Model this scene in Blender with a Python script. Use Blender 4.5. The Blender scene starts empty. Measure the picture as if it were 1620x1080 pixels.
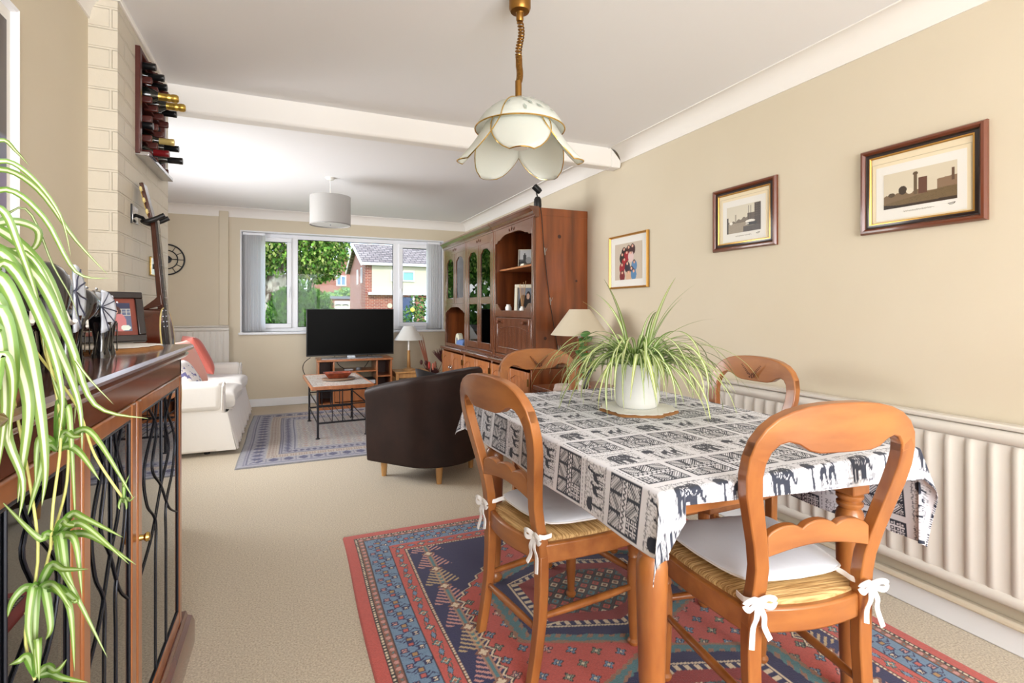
import bpy, math, random
import numpy as np
from mathutils import Vector, Matrix
SC = bpy.context.scene
COL = SC.collection
PI = math.pi
# ---------------------------------------------------------------- camera, world, sun, daylight, exposure
cam_d = bpy.data.cameras.new('camera'); cam = bpy.data.objects.new('camera', cam_d); COL.objects.link(cam)
cam.location = (0, 0, 1.184); cam.rotation_euler = (PI/2, 0, math.radians(-23.35))
cam_d.sensor_width = 36; cam_d.lens = 816*36/1620; cam_d.shift_y = -50.7/1620; cam_d.clip_start = .05; cam_d.clip_end = 400
SC.camera = cam
W = bpy.data.worlds.new('sky'); SC.world = W; W.use_nodes = True
wn = W.node_tree.nodes; wl = W.node_tree.links
bg = wn['Background']; bg.inputs['Strength'].default_value = 2.0
wg = wn.new('ShaderNodeTexCoord'); ws = wn.new('ShaderNodeSeparateXYZ'); wl.new(wg.outputs['Generated'], ws.inputs[0])
wr = wn.new('ShaderNodeValToRGB'); wl.new(ws.outputs['Z'], wr.inputs[0])
wr.color_ramp.elements[0].position = 0; wr.color_ramp.elements[0].color = (.62, .78, 1, 1)
wr.color_ramp.elements[1].position = .6; wr.color_ramp.elements[1].color = (.25, .5, 1, 1)
wno = wn.new('ShaderNodeTexNoise'); wno.inputs['Scale'].default_value = 3.2; wno.inputs['Detail'].default_value = 6
wl.new(wg.outputs['Generated'], wno.inputs['Vector'])
wc = wn.new('ShaderNodeValToRGB'); wl.new(wno.outputs[0], wc.inputs[0])
wc.color_ramp.elements[0].position = .42; wc.color_ramp.elements[1].position = .60
wm = wn.new('ShaderNodeMixRGB'); wl.new(wc.outputs[0], wm.inputs[0]); wl.new(wr.outputs[0], wm.inputs[1]); wm.inputs[2].default_value = (1.15, 1.13, 1.1, 1)
wl.new(wm.outputs[0], bg.inputs['Color'])
def lamp(name, kind, loc, rot, energy, color=(1, 1, 1), size=None):
    d = bpy.data.lights.new(name, kind); o = bpy.data.objects.new(name, d); COL.objects.link(o)
    o.location = loc; o.rotation_euler = rot; d.energy = energy; d.color = color
    if size: d.shape = 'RECTANGLE'; d.size, d.size_y = size
    return o
sun = lamp('sun', 'SUN', (0, 0, 20), (math.radians(52), 0, math.radians(-12)), 1.7, (1, .96, .88)); sun.data.angle = .02
lamp('unseen_rear_daylight', 'AREA', (.8, -2.28, 1.3), (PI/2, 0, 0), 124, (1, .985, .96), (2.6, 2.0))  # daylight of the unseen rear window, added for light from behind
sl = lamp('added_side_daylight', 'AREA', (-1.66, 4.75, 1.45), (math.radians(82), 0, -PI/2), 44, (1, .99, .97), (1.8, 1.1)); sl.data.spread = math.radians(125)  # added area light to brighten the lounge; its side window is made up
vs = SC.view_settings; vs.view_transform = 'Standard'; vs.look = 'None'; vs.gamma = 1; vs.use_curve_mapping = False
vs.exposure = 0.61
cy = SC.cycles; cy.use_denoising = True; cy.max_bounces = 8; cy.diffuse_bounces = 5; cy.glossy_bounces = 3; cy.transmission_bounces = 4
cy.transparent_max_bounces = 12; cy.caustics_reflective = False; cy.caustics_refractive = False; cy.sample_clamp_indirect = 6
# ---------------------------------------------------------------- helpers
def lin(c):
    return tuple(((v/255)/12.92 if v/255 <= .04045 else ((v/255+.055)/1.055)**2.4) for v in c[:3])
MATS = {}
def mat(name, rgb, rough=.5, metal=0, spec=.5, noise=None, bump=None, coat=0, sheen=0, attr=False, alpha=None, emit=None, trans=0, sss=0):
    """noise=(scale, rgb2, (sx,sy,sz)[, lo, hi]) mixes a second colour; bump=(scale, strength, (sx,sy,sz))"""
    if name in MATS: return MATS[name]
    m = bpy.data.materials.new(name); m.use_nodes = True; nt = m.node_tree; N = nt.nodes; L = nt.links
    p = N['Principled BSDF']; c = lin(rgb)
    p.inputs['Base Color'].default_value = (*c, 1); p.inputs['Roughness'].default_value = rough; p.inputs['Metallic'].default_value = metal
    p.inputs['Specular IOR Level'].default_value = spec
    if coat: p.inputs['Coat Weight'].default_value = coat; p.inputs['Coat Roughness'].default_value = .12
    if sheen: p.inputs['Sheen Weight'].default_value = sheen
    if trans: p.inputs['Transmission Weight'].default_value = trans
    if sss: p.inputs['Subsurface Weight'].default_value = sss; p.inputs['Subsurface Radius'].default_value = (.05, .05, .05)
    if emit: p.inputs['Emission Color'].default_value = (*lin(emit[0]), 1); p.inputs['Emission Strength'].default_value = emit[1]
    tc = N.new('ShaderNodeTexCoord')
    def noi(scale, st, detail=5):
        mp = N.new('ShaderNodeMapping'); mp.inputs['Scale'].default_value = st; L.new(tc.outputs['Object'], mp.inputs[0])
        n = N.new('ShaderNodeTexNoise'); n.inputs['Scale'].default_value = scale; n.inputs['Detail'].default_value = detail
        L.new(mp.outputs[0], n.inputs['Vector']); return n
    src = None
    if attr:
        a = N.new('ShaderNodeAttribute'); a.attribute_name = 'Col'; src = a.outputs['Color']; L.new(src, p.inputs['Base Color'])
    if noise:
        n = noi(noise[0], noise[2]); r = N.new('ShaderNodeValToRGB'); L.new(n.outputs[0], r.inputs[0])
        lo, hi = (noise[3], noise[4]) if len(noise) > 3 else (.35, .65)
        r.color_ramp.elements[0].position = lo; r.color_ramp.elements[1].position = hi
        mx = N.new('ShaderNodeMixRGB'); L.new(r.outputs[0], mx.inputs[0])
        mx.inputs[1].default_value = (*c, 1); mx.inputs[2].default_value = (*lin(noise[1]), 1)
        if src: mx.blend_type = 'MULTIPLY'; L.new(src, mx.inputs[1])
        L.new(mx.outputs[0], p.inputs['Base Color'])
    if bump:
        n = noi(bump[0], bump[2], 3); b = N.new('ShaderNodeBump'); b.inputs['Strength'].default_value = bump[1]; b.inputs['Distance'].default_value = .004
        L.new(n.outputs[0], b.inputs['Height']); L.new(b.outputs[0], p.inputs['Normal'])
    MATS[name] = m; return m
def translucent(m, f, c=(.9, .9, .88)):
    N = m.node_tree.nodes; L = m.node_tree.links; o = [n for n in N if n.type == 'OUTPUT_MATERIAL'][0]; src = o.inputs[0].links[0].from_socket
    t = N.new('ShaderNodeBsdfTranslucent'); t.inputs[0].default_value = (*c, 1); x = N.new('ShaderNodeMixShader'); x.inputs[0].default_value = f
    L.new(src, x.inputs[1]); L.new(t.outputs[0], x.inputs[2]); L.new(x.outputs[0], o.inputs[0]); return m
def glassmat(name, tint=(255, 255, 255), refl=1.0, rough=.0, base=.04):
    if name in MATS: return MATS[name]
    m = bpy.data.materials.new(name); m.use_nodes = True; N = m.node_tree.nodes; L = m.node_tree.links; N.clear()
    o = N.new('ShaderNodeOutputMaterial'); t = N.new('ShaderNodeBsdfTransparent'); t.inputs[0].default_value = (*lin(tint), 1)
    g = N.new('ShaderNodeBsdfGlossy'); g.inputs['Roughness'].default_value = rough
    f = N.new('ShaderNodeFresnel'); f.inputs['IOR'].default_value = 1.5
    mu = N.new('ShaderNodeMath'); mu.operation = 'MULTIPLY'; mu.inputs[1].default_value = refl; L.new(f.outputs[0], mu.inputs[0])
    x = N.new('ShaderNodeMixShader'); L.new(mu.outputs[0], x.inputs[0]); L.new(t.outputs[0], x.inputs[1]); L.new(g.outputs[0], x.inputs[2]); L.new(x.outputs[0], o.inputs[0])
    MATS[name] = m; return m
class M:
    def __init__(s): s.v = []; s.f = []; s.c = None
    def add(s, vs_, fs_, T=None):
        b = len(s.v)
        s.v += [tuple(T @ Vector(p)) for p in vs_] if T is not None else [tuple(p) for p in vs_]
        s.f += [tuple(i+b for i in f) for f in fs_]; return s
    def box(s, x0, x1, y0, y1, z0, z1, T=None):
        return s.add([(x0,y0,z0),(x1,y0,z0),(x1,y1,z0),(x0,y1,z0),(x0,y0,z1),(x1,y0,z1),(x1,y1,z1),(x0,y1,z1)],
                     [(0,3,2,1),(4,5,6,7),(0,1,5,4),(1,2,6,5),(2,3,7,6),(3,0,4,7)], T)
    def grid(s, fn, nu, nv, cu=False, cv=False, T=None, caps=False):
        P = [fn(i/(nu if cu else nu-1), j/(nv if cv else nv-1)) for i in range(nu) for j in range(nv)]
        F = []
        for i in range(nu if cu else nu-1):
            for j in range(nv if cv else nv-1):
                a, b = i*nv+j, i*nv+(j+1) % nv; c, d = ((i+1) % nu)*nv+(j+1) % nv, ((i+1) % nu)*nv+j
                F.append((a, d, c, b))
        if caps and cv:
            F.append(tuple(range(nv))); F.append(tuple((nu-1)*nv+j for j in reversed(range(nv))))
        return s.add(P, F, T)
    def lathe(s, prof, o=(0,0,0), n=24, T=None, sq=1.0):
        ox, oy, oz = o; k = len(prof)
        return s.grid(lambda a, b: (ox+prof[round(a*(k-1))][0]*math.cos(2*PI*b), oy+sq*prof[round(a*(k-1))][0]*math.sin(2*PI*b), oz+prof[round(a*(k-1))][1]), k, n, cv=True, T=T)
    def tube(s, pts, r, n=8, closed=False, T=None, flat=1.0, up=None):
        pts = [Vector(p) for p in pts]; k = len(pts); R = r if isinstance(r, (list, tuple)) else [r]*k
        V = []; nrm = None
        for i, p in enumerate(pts):
            a = pts[(i-1) % k] if (closed or i > 0) else p; b = pts[(i+1) % k] if (closed or i < k-1) else p
            t = (b-a).normalized() if (b-a).length > 1e-9 else Vector((0, 0, 1))
            if up is not None: nrm = Vector(up) - t*t.dot(Vector(up))
            elif nrm is None:
                nrm = t.orthogonal()
            else: nrm = nrm - t*t.dot(nrm)
            if nrm.length < 1e-6: nrm = t.orthogonal()
            nrm.normalize(); bn = t.cross(nrm)
            for j in range(n):
                th = 2*PI*(j+.5)/n; V.append(p+nrm*math.cos(th)*R[i]+bn*math.sin(th)*R[i]*flat)
        F = []
        for i in range(k if closed else k-1):
            for j in range(n):
                a, b = i*n+j, i*n+(j+1) % n; c, d = ((i+1) % k)*n+(j+1) % n, ((i+1) % k)*n+j
                F.append((a, b, c, d))
        if not closed: F.append(tuple(reversed(range(n)))); F.append(tuple((k-1)*n+j for j in range(n)))
        return s.add(V, F, T)
    def prism(s, poly, a0, a1, axis='z', T=None):
        """2D polygon extruded: axis z: (x,y); axis y: (x,z); axis x: (y,z)"""
        n = len(poly)
        def q(p, a): return {'z': (p[0], p[1], a), 'y': (p[0], a, p[1]), 'x': (a, p[0], p[1])}[axis]
        V = [q(p, a0) for p in poly]+[q(p, a1) for p in poly]
        F = [tuple(range(n)), tuple(n+i for i in reversed(range(n)))]+[(i, i+n, (i+1) % n+n, (i+1) % n) for i in range(n)]
        return s.add(V, F, T)
    def strip(s, A, B, y0, y1, T=None):
        """solid between two polylines of (x,z) extruded y0..y1 (lists or numbers)"""
        n = len(A); V = []
        for i in range(n):
            a, b = A[i], B[i]; q0 = y0[i] if isinstance(y0, list) else y0; q1 = y1[i] if isinstance(y1, list) else y1
            V += [(a[0], q0, a[1]), (b[0], q0, b[1]), (b[0], q1, b[1]), (a[0], q1, a[1])]
        F = []
        for i in range(n-1):
            for j in range(4): F.append((i*4+j, i*4+(j+1) % 4, (i+1)*4+(j+1) % 4, (i+1)*4+j))
        F += [(3, 2, 1, 0), tuple((n-1)*4+j for j in range(4))]
        return s.add(V, F, T)
    def ball(s, c, r, n=16, T=None):
        rx, ry, rz = r if isinstance(r, (list, tuple)) else (r, r, r)
        return s.grid(lambda a, b: (c[0]+rx*math.sin(PI*(.001+a*.998))*math.cos(2*PI*b), c[1]+ry*math.sin(PI*(.001+a*.998))*math.sin(2*PI*b), c[2]-rz*math.cos(PI*(.001+a*.998))), n//2+1, n, cv=True, T=T, caps=True)
    def pillow(s, cx, cy_, cz, w, d, h, T=None, e=.35, n=22, poly=None):
        def f(a, b, sg):
            u, v = 2*a-1, 2*b-1
            x = math.copysign(abs(math.sin(u*PI/2)), u); y = math.copysign(abs(math.sin(v*PI/2)), v)
            k = max(0, (1-x**4)*(1-y**4))**e
            sx = w/2*x*(1-.10*(1-abs(x))*0)*(1-.05*y*y*0); sy = d/2*y
            sx *= 1-.06*(1-y*y)*abs(x)**3; sy *= 1-.06*(1-x*x)*abs(y)**3
            return (cx+sx, cy_+sy, cz+sg*h/2*k)
        s.grid(lambda a, b: f(a, b, 1), n, n, T=T); s.grid(lambda a, b: f(b, a, -1), n, n, T=T); return s
    def build(s, name, m, parent=None, smooth=40, bevel=0, label=None, sub=0, seg=2):
        me = bpy.data.meshes.new(name); me.from_pydata(s.v, [], s.f); me.validate()
        if s.c is not None:
            ca = me.color_attributes.new('Col', 'FLOAT_COLOR', 'POINT')
            a = np.ones((len(me.vertices), 4), 'f'); a[:, :3] = s.c; ca.data.foreach_set('color', a.ravel())
        me.update(); return finish(me, name, m, parent, smooth, bevel, label, sub, seg)
def finish(me, name, m, parent=None, smooth=40, bevel=0, label=None, sub=0, seg=2):
    import bmesh
    b = bmesh.new(); b.from_mesh(me); bmesh.ops.recalc_face_normals(b, faces=b.faces[:]); b.to_mesh(me); b.free()
    me.materials.append(m)
    if smooth:
        me.shade_smooth()
        if smooth < 180: me.set_sharp_from_angle(angle=math.radians(smooth))
    o = bpy.data.objects.new(name, me); COL.objects.link(o)
    if parent is not None: o.parent = parent
    if label: o['label'] = label
    if bevel:
        md = o.modifiers.new('b', 'BEVEL'); md.width = bevel; md.segments = seg; md.limit_method = 'ANGLE'; md.angle_limit = math.radians(35); md.harden_normals = False
    if sub:
        md = o.modifiers.new('s', 'SUBSURF'); md.levels = sub; md.render_levels = sub
    return o
def srgb2lin(a):
    a = np.clip(a, 0, 1); return np.where(a <= .04045, a/12.92, ((a+.055)/1.055)**2.4)
def gridmesh(name, P, C, m, parent=None, smooth=180):
    """P (nu,nv,3) positions, C (nu,nv,3) sRGB 0..1 colours: one mesh sheet with colour attribute"""
    nu, nv, _ = P.shape; me = bpy.data.meshes.new(name); n = nu*nv
    i = np.arange(nu-1)[:, None]*nv+np.arange(nv-1)[None, :]; i = i.ravel()
    q = np.stack([i, i+nv, i+nv+1, i+1], 1).astype('i4'); nf = len(q)
    me.vertices.add(n); me.vertices.foreach_set('co', P.reshape(-1).astype('f'))
    me.loops.add(nf*4); me.loops.foreach_set('vertex_index', q.ravel()); me.polygons.add(nf)
    me.polygons.foreach_set('loop_start', np.arange(0, nf*4, 4, dtype='i4')); me.polygons.foreach_set('loop_total', np.full(nf, 4, 'i4'))
    me.update(calc_edges=True)
    ca = me.color_attributes.new('Col', 'FLOAT_COLOR', 'POINT'); a = np.ones((n, 4), 'f'); a[:, :3] = srgb2lin(C.reshape(-1, 3)); ca.data.foreach_set('color', a.ravel())
    me.materials.append(m)
    if smooth: me.shade_smooth()
    o = bpy.data.objects.new(name, me); COL.objects.link(o)
    if parent is not None: o.parent = parent
    return o
def thing(name, label, cat, loc=(0, 0, 0), rz=0, group=None):
    o = bpy.data.objects.new(name, None); COL.objects.link(o); o.empty_display_size = .1
    o.location = loc; o.rotation_euler = (0, 0, rz); o['label'] = label; o['category'] = cat
    if group: o['group'] = group
    return o
def tag(o, label, cat, group=None):
    o['label'] = label; o['category'] = cat
    if group: o['group'] = group
    return o
def struct(o): o['kind'] = 'structure'; return o
def dup(root, loc, rz, label, group=None):
    r = root.copy(); COL.objects.link(r); r.location = loc; r.rotation_euler = (0, 0, rz); r['label'] = label
    if group: r['group'] = group
    for ch in list(root.children):
        c = ch.copy(); COL.objects.link(c); c.parent = r
        for g in list(ch.children):
            d = g.copy(); COL.objects.link(d); d.parent = c
    return r
def RT(loc=(0, 0, 0), rx=0, ry=0, rz=0):
    return Matrix.Translation(loc) @ Matrix.Rotation(rz, 4, 'Z') @ Matrix.Rotation(ry, 4, 'Y') @ Matrix.Rotation(rx, 4, 'X')
def catmull(pts, k=6):
    pts = [Vector(p) for p in pts]; out = []
    for i in range(len(pts)-1):
        a = pts[max(i-1, 0)]; b = pts[i]; c = pts[i+1]; d = pts[min(i+2, len(pts)-1)]
        for j in range(k):
            t = j/k; out.append(.5*((2*b)+(c-a)*t+(2*a-5*b+4*c-d)*t*t+(3*b-a-3*c+d)*t**3))
    out.append(pts[-1]); return out
# ---------------------------------------------------------------- the room
RW, FW, CH = 2.30, 6.99, 2.39        # right wall x, window wall y, ceiling z
LW, RY, CHX, CY0, CY1 = -.70, -2.2, -.608, 2.43, 3.33   # left dining wall x, rear wall y, chimney face x, chimney y range
LL = -1.6                            # lounge left wall x
wall_m = mat('cream_wall_paint', (211, 201, 181), .85, spec=.2, noise=(1.2, (208, 197, 175), (1, 1, 1)), bump=(60, .05, (1, 1, 1)))
ceil_m = mat('white_ceiling_paint', (236, 236, 238), .9, spec=.2)
cove_m = mat('white_coving_paint', (236, 233, 229), .7, spec=.3)
gloss_m = mat('white_gloss_paint', (226, 228, 232), .35)
upvc_m = mat('white_upvc', (238, 240, 245), .3)
carpet_m = mat('beige_loop_carpet', (212, 199, 175), .95, spec=.1, noise=(150, (168, 152, 130), (1, 1, 1), .35, .7), bump=(260, .9, (1, 1, 1)), sheen=.3)
def brickmat():
    m = mat('painted_brick', (208, 200, 184), .45); N = m.node_tree.nodes; L = m.node_tree.links; p = N['Principled BSDF']
    tc = N.new('ShaderNodeTexCoord'); s = N.new('ShaderNodeSeparateXYZ'); L.new(tc.outputs['Object'], s.inputs[0])
    ad = N.new('ShaderNodeMath'); L.new(s.outputs[0], ad.inputs[0]); L.new(s.outputs[1], ad.inputs[1])
    cb = N.new('ShaderNodeCombineXYZ'); L.new(ad.outputs[0], cb.inputs[0]); L.new(s.outputs[2], cb.inputs[1])
    b = N.new('ShaderNodeTexBrick'); L.new(cb.outputs[0], b.inputs['Vector']); b.inputs['Scale'].default_value = 1
    b.inputs['Brick Width'].default_value = .225; b.inputs['Row Height'].default_value = .078; b.inputs['Mortar Size'].default_value = .006; b.inputs['Mortar Smooth'].default_value = .5
    b.inputs['Color1'].default_value = b.inputs['Color2'].default_value = (0, 0, 0, 1); b.inputs['Mortar'].default_value = (1, 1, 1, 1)
    n = N.new('ShaderNodeTexNoise'); n.inputs['Scale'].default_value = 22; n.inputs['Detail'].default_value = 6; L.new(tc.outputs['Object'], n.inputs['Vector'])
    mm = N.new('ShaderNodeMath'); mm.operation = 'MULTIPLY_ADD'; L.new(n.outputs[0], mm.inputs[0]); mm.inputs[1].default_value = .7; 
    iv = N.new('ShaderNodeMath'); iv.operation = 'SUBTRACT'; iv.inputs[0].default_value = 1; L.new(b.outputs['Color'], iv.inputs[1]); L.new(iv.outputs[0], mm.inputs[2])
    bp = N.new('ShaderNodeBump'); bp.inputs['Strength'].default_value = .75; bp.inputs['Distance'].default_value = .006; L.new(mm.outputs[0], bp.inputs['Height']); L.new(bp.outputs[0], p.inputs['Normal'])
    return m
brick_m = brickmat()
struct(M().box(LL-.2, RW+.2, RY-.2, FW+.3, -.12, 0).build('floor', carpet_m))
struct(M().box(LL-.3, RW+.3, RY-.3, FW+.3, CH, CH+.25).build('ceiling', ceil_m))
struct(M().box(RW, RW+.3, RY-.3, FW+.3, 0, CH+.01).build('wall_right', wall_m))
# window wall with its opening
WX0, WX1, WZ0, WZ1 = -.53, 1.965, .905, 2.127
w = M().box(LL-.3, WX0, FW, FW+.3, 0, CH+.01).box(WX1, RW+.01, FW, FW+.3, 0, CH+.01).box(WX0, WX1, FW, FW+.3, 0, WZ0).box(WX0, WX1, FW, FW+.3, WZ1, CH+.01)
struct(w.build('wall_window', wall_m, smooth=0))
struct(M().box(LW-.3, LW, RY-.3, CY0+.02, 0, CH+.01).build('wall_left', wall_m))
# lounge left wall with an added window opening for daylight (unseen behind the chimney breast)
w = M().box(LL-.3, LL, CY1-.3, 3.8, 0, CH+.01).box(LL-.3, LL, 5.7, FW+.3, 0, CH+.01).box(LL-.3, LL, 3.8, 5.7, 0, .9).box(LL-.3, LL, 3.8, 5.7, 2.1, CH+.01)
struct(w.build('wall_lounge', wall_m, smooth=0))
w = M().box(LW-.3, -.5, RY-.3, RY, 0, CH+.01).box(2.1, RW+.01, RY-.3, RY, 0, CH+.01).box(-.5, 2.1, RY-.3, RY, 0, .3).box(-.5, 2.1, RY-.3, RY, 2.3, CH+.01)
struct(w.build('wall_rear', wall_m, smooth=0))
# chimney breast, with the hatch that holds the wine rack
HY0, HY1, HZ0, HZ1 = 2.70, 3.16, 1.87, 2.31
w = M().box(LL, CHX, CY0, HY0, 0, CH+.01).box(LL, CHX, HY1, CY1, 0, CH+.01).box(LL, CHX, HY0, HY1, 0, HZ0).box(LL, CHX, HY0, HY1, HZ1, CH+.01).box(LL, -.95, HY0, HY1, HZ0, HZ1)
struct(w.build('wall_chimney', brick_m, smooth=0))
# beam between dining end and lounge
bm = M().prism([(3.25, 2.262), (3.26, 2.25), (3.345, 2.25), (3.355, 2.262), (3.355, CH+.005), (3.25, CH+.005)], CHX-.01, RW-.085, 'x')
bm.prism([(RW-.085, 2.25), (RW-.005, 2.25), (RW+.001, 2.29), (RW+.001, 2.30), (RW-.03, 2.335), (RW-.085, CH)], 3.25, 3.355, 'y')
struct(bm.build('trim_1', cove_m, bevel=.006))
def cove(name, a, b, horiz, sgn, z=CH, r=.095, k=8):
    """quarter hollow coving along x or y; sgn: direction into the room"""
    def f(u, v):
        t = v*PI/2; d = r-r*math.sin(t); h = r-r*math.cos(t)   # from wall bottom to ceiling edge
        d = r*(1-math.cos(t)) if False else r*(1-math.sin(PI/2-t)); h = r*(1-math.cos(PI/2-t))
        return d, h
    pts = []
    for j in range(k+1):
        t = j/k*PI/2; pts.append((r*(1-math.cos(t)), -(r)*(1-math.sin(t))))
    pts = [(0, -r-.008), (.008, -r-.008), (.008, -r)]+[(p[0]*.96+.008, p[1]) for p in pts[1:]]+[(r+.012, -.006), (r+.02, -.006), (r+.02, .003), (0, .003)]
    m = M()
    if horiz == 'y':   # runs along y, wall at x=const
        x0 = a[0]; m.prism([(x0+sgn*p[0], z+p[1]) for p in pts], a[1], b[1], 'y')
    else:
        y0 = a[1]; m.prism([(y0+sgn*p[0], z+p[1]) for p in pts], a[0], b[0], 'x')
    return struct(m.build(name, cove_m, smooth=30))
cove('trim_2', (RW+.001, RY), (RW, 3.25), 'y', -1)
cove('trim_3', (RW+.001, 3.355), (RW, FW), 'y', -1)
cove('trim_4', (LL, FW+.001), (RW, FW), 'x', -1)
cove('trim_5', (LW-.001, RY), (LW, CY0), 'y', 1)
struct(M().box(CHX-.002, CHX+.012, CY0-.01, 3.25, CH-.02, CH+.002).box(LW, CHX+.012, CY0-.012, CY0+.002, CH-.02, CH+.002).build('trim_6', cove_m, bevel=.004))
def skirting(name, m): return struct(m.build(name, gloss_m, bevel=.006))
skirting('baseboard_right', M().box(RW-.018, RW+.001, RY, FW, 0, .095))
skirting('baseboard_window', M().box(LL, RW, FW-.018, FW+.001, 0, .095))
skirting('baseboard_left', M().box(LW-.001, LW+.018, RY, CY0, 0, .095))
struct(M().box(RW-.045, RW-.012, RY, 3.7, .096, .122).build('trim_7', wall_m, bevel=.008))   # pipe trunking on the skirting
struct(M().box(-.762, -.665, FW-.035, FW+.01, 1.0, CH-.04).build('trim_8', wall_m, bevel=.004))   # boxed pipe by the window
# ---- window
win = bpy.data.objects.new('window_1', None); COL.objects.link(win); win['kind'] = 'structure'
FY0, FY1 = FW+.105, FW+.165
def bars(m, x0, x1, z0, z1, t, y0, y1):
    m.box(x0, x1, y0, y1, z0, z0+t).box(x0, x1, y0, y1, z1-t, z1).box(x0, x0+t, y0, y1, z0+t, z1-t).box(x1-t, x1, y0, y1, z0+t, z1-t); return m
f = bars(M(), WX0, WX1, WZ0, WZ1, .055, FY0, FY1); f.box(.015, .10, FY0, FY1, WZ0+.05, WZ1-.05).box(1.30, 1.385, FY0, FY1, WZ0+.05, WZ1-.05)
f.build('window_frame', upvc_m, win, bevel=.006)
bars(M(), WX0+.045, .028, WZ0+.045, WZ1-.045, .055, FY0-.022, FY1-.02).build('casement_sash', upvc_m, win, bevel=.006)
bars(M(), 1.372, WX1-.045, WZ0+.045, WZ1-.045, .055, FY0-.022, FY1-.02).build('casement_sash', upvc_m, win, bevel=.006)
gk = mat('black_gasket', (25, 28, 30), .6)
for a, b in ((WX0+.1, -.027), (.10, 1.30), (1.427, WX1-.1)):
    z0, z1 = (WZ0+.1, WZ1-.1) if a != .10 else (WZ0+.055, WZ1-.055)
    bars(M(), a, b, z0, z1, .006, FY0+.005, FY0+.02).build('gasket', gk, win)
    M().box(a, b, FY0+.025, FY0+.03, z0, z1).build('pane', glassmat('window_glass', (250, 252, 252), .15), win)
for hx in (.0, 1.40):
    M().box(hx-.011, hx+.011, FY0-.045, FY0-.022, 1.40, 1.47).tube([(hx, FY0-.05, 1.44), (hx, FY0-.055, 1.33)], .008, 8).build('handle', upvc_m, win, bevel=.004)
M().box(WX0-.03, WX1+.03, FW-.035, FY0+.01, WZ0-.028, WZ0).build('window_sill', gloss_m, win, bevel=.006)
M().box(WX0, WX1, FW+.002, FY0, WZ1-.004, WZ1+.001).box(WX0-.001, WX0+.004, FW+.002, FY0, WZ0, WZ1).box(WX1-.004, WX1+.001, FW+.002, FY0, WZ0, WZ1).build('reveal_lining', gloss_m, win)
bars(M(), WX0-.012, WX1+.012, WZ0-.01, WZ1+.012, .012, FW-.006, FW+.004).build('edge_trim', gloss_m, win)
# unseen windows added for daylight: rear (behind the viewpoint) and lounge side
for nm, args, ax in (('unseen_window_2', (-.5, 2.1, .3, 2.3), 'y'), ('added_window_3', (3.8, 5.7, .9, 2.1), 'x')):
    e = bpy.data.objects.new(nm, None); COL.objects.link(e); e['kind'] = 'structure'
    if ax == 'y':
        g = bars(M(), *args, .06, RY-.07, RY-.01); g.box(.76, .84, RY-.07, RY-.01, .35, 2.25)
    else:
        g = M()
        a0, a1, z0, z1 = args; X0, X1 = LL-.05, LL-.01
        g.box(X0, X1, a0, a1, z0, z0+.06).box(X0, X1, a0, a1, z1-.06, z1)
        for q in (a0, (a0+a1)/2-.03, a1-.06): g.box(X0, X1, q, q+.06, z0+.06, z1-.06)
    g.build('window_frame', upvc_m, e)
# vertical blinds bunched at each side
slat_m = mat('white_blind_fabric', (240, 242, 246), .7, bump=(200, .2, (1, 1, 1))); translucent(slat_m, .75, (1, 1, 1))
def blind(x0, x1, label, off=0):
    t = thing('vertical_blind', label, 'blind', ((x0+x1)/2, FW+.06, WZ0), group='vertical blinds in the window reveal')
    w_ = x1-x0
    M().box(-w_/2-.01, w_/2+.01, -.02, .02, WZ1-WZ0-.035, WZ1-WZ0-.006).build('head_rail', upvc_m, t, bevel=.003)
    for k in range(9):
        a = -w_/2+.01+(w_-.02)*k/8
        m = M().box(-.0012, .0012, -.038, .038, .03, WZ1-WZ0-.035, T=RT((a, 0, 0), rz=.75+.1*math.sin(k*2.1)))
        m.box(-.002, .002, -.036, .036, .012, .032, T=RT((a, 0, 0), rz=.75+.1*math.sin(k*2.1)))
        m.build('slat', slat_m, t)
    M().tube([(w_/2+.006 if off == 0 else -w_/2-.006, -.02, WZ1-WZ0-.04), (w_/2+.008 if off == 0 else -w_/2-.008, -.02, .12)], .0018, 6).build('pull_cord', upvc_m, t)
blind(-.512, -.285, 'white vertical blind drawn into a stack by the radiator and tree trunk')
blind(1.77, 1.93, 'narrow white vertical blind stack above the dried flowers beside the pine wall unit', 1)
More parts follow.
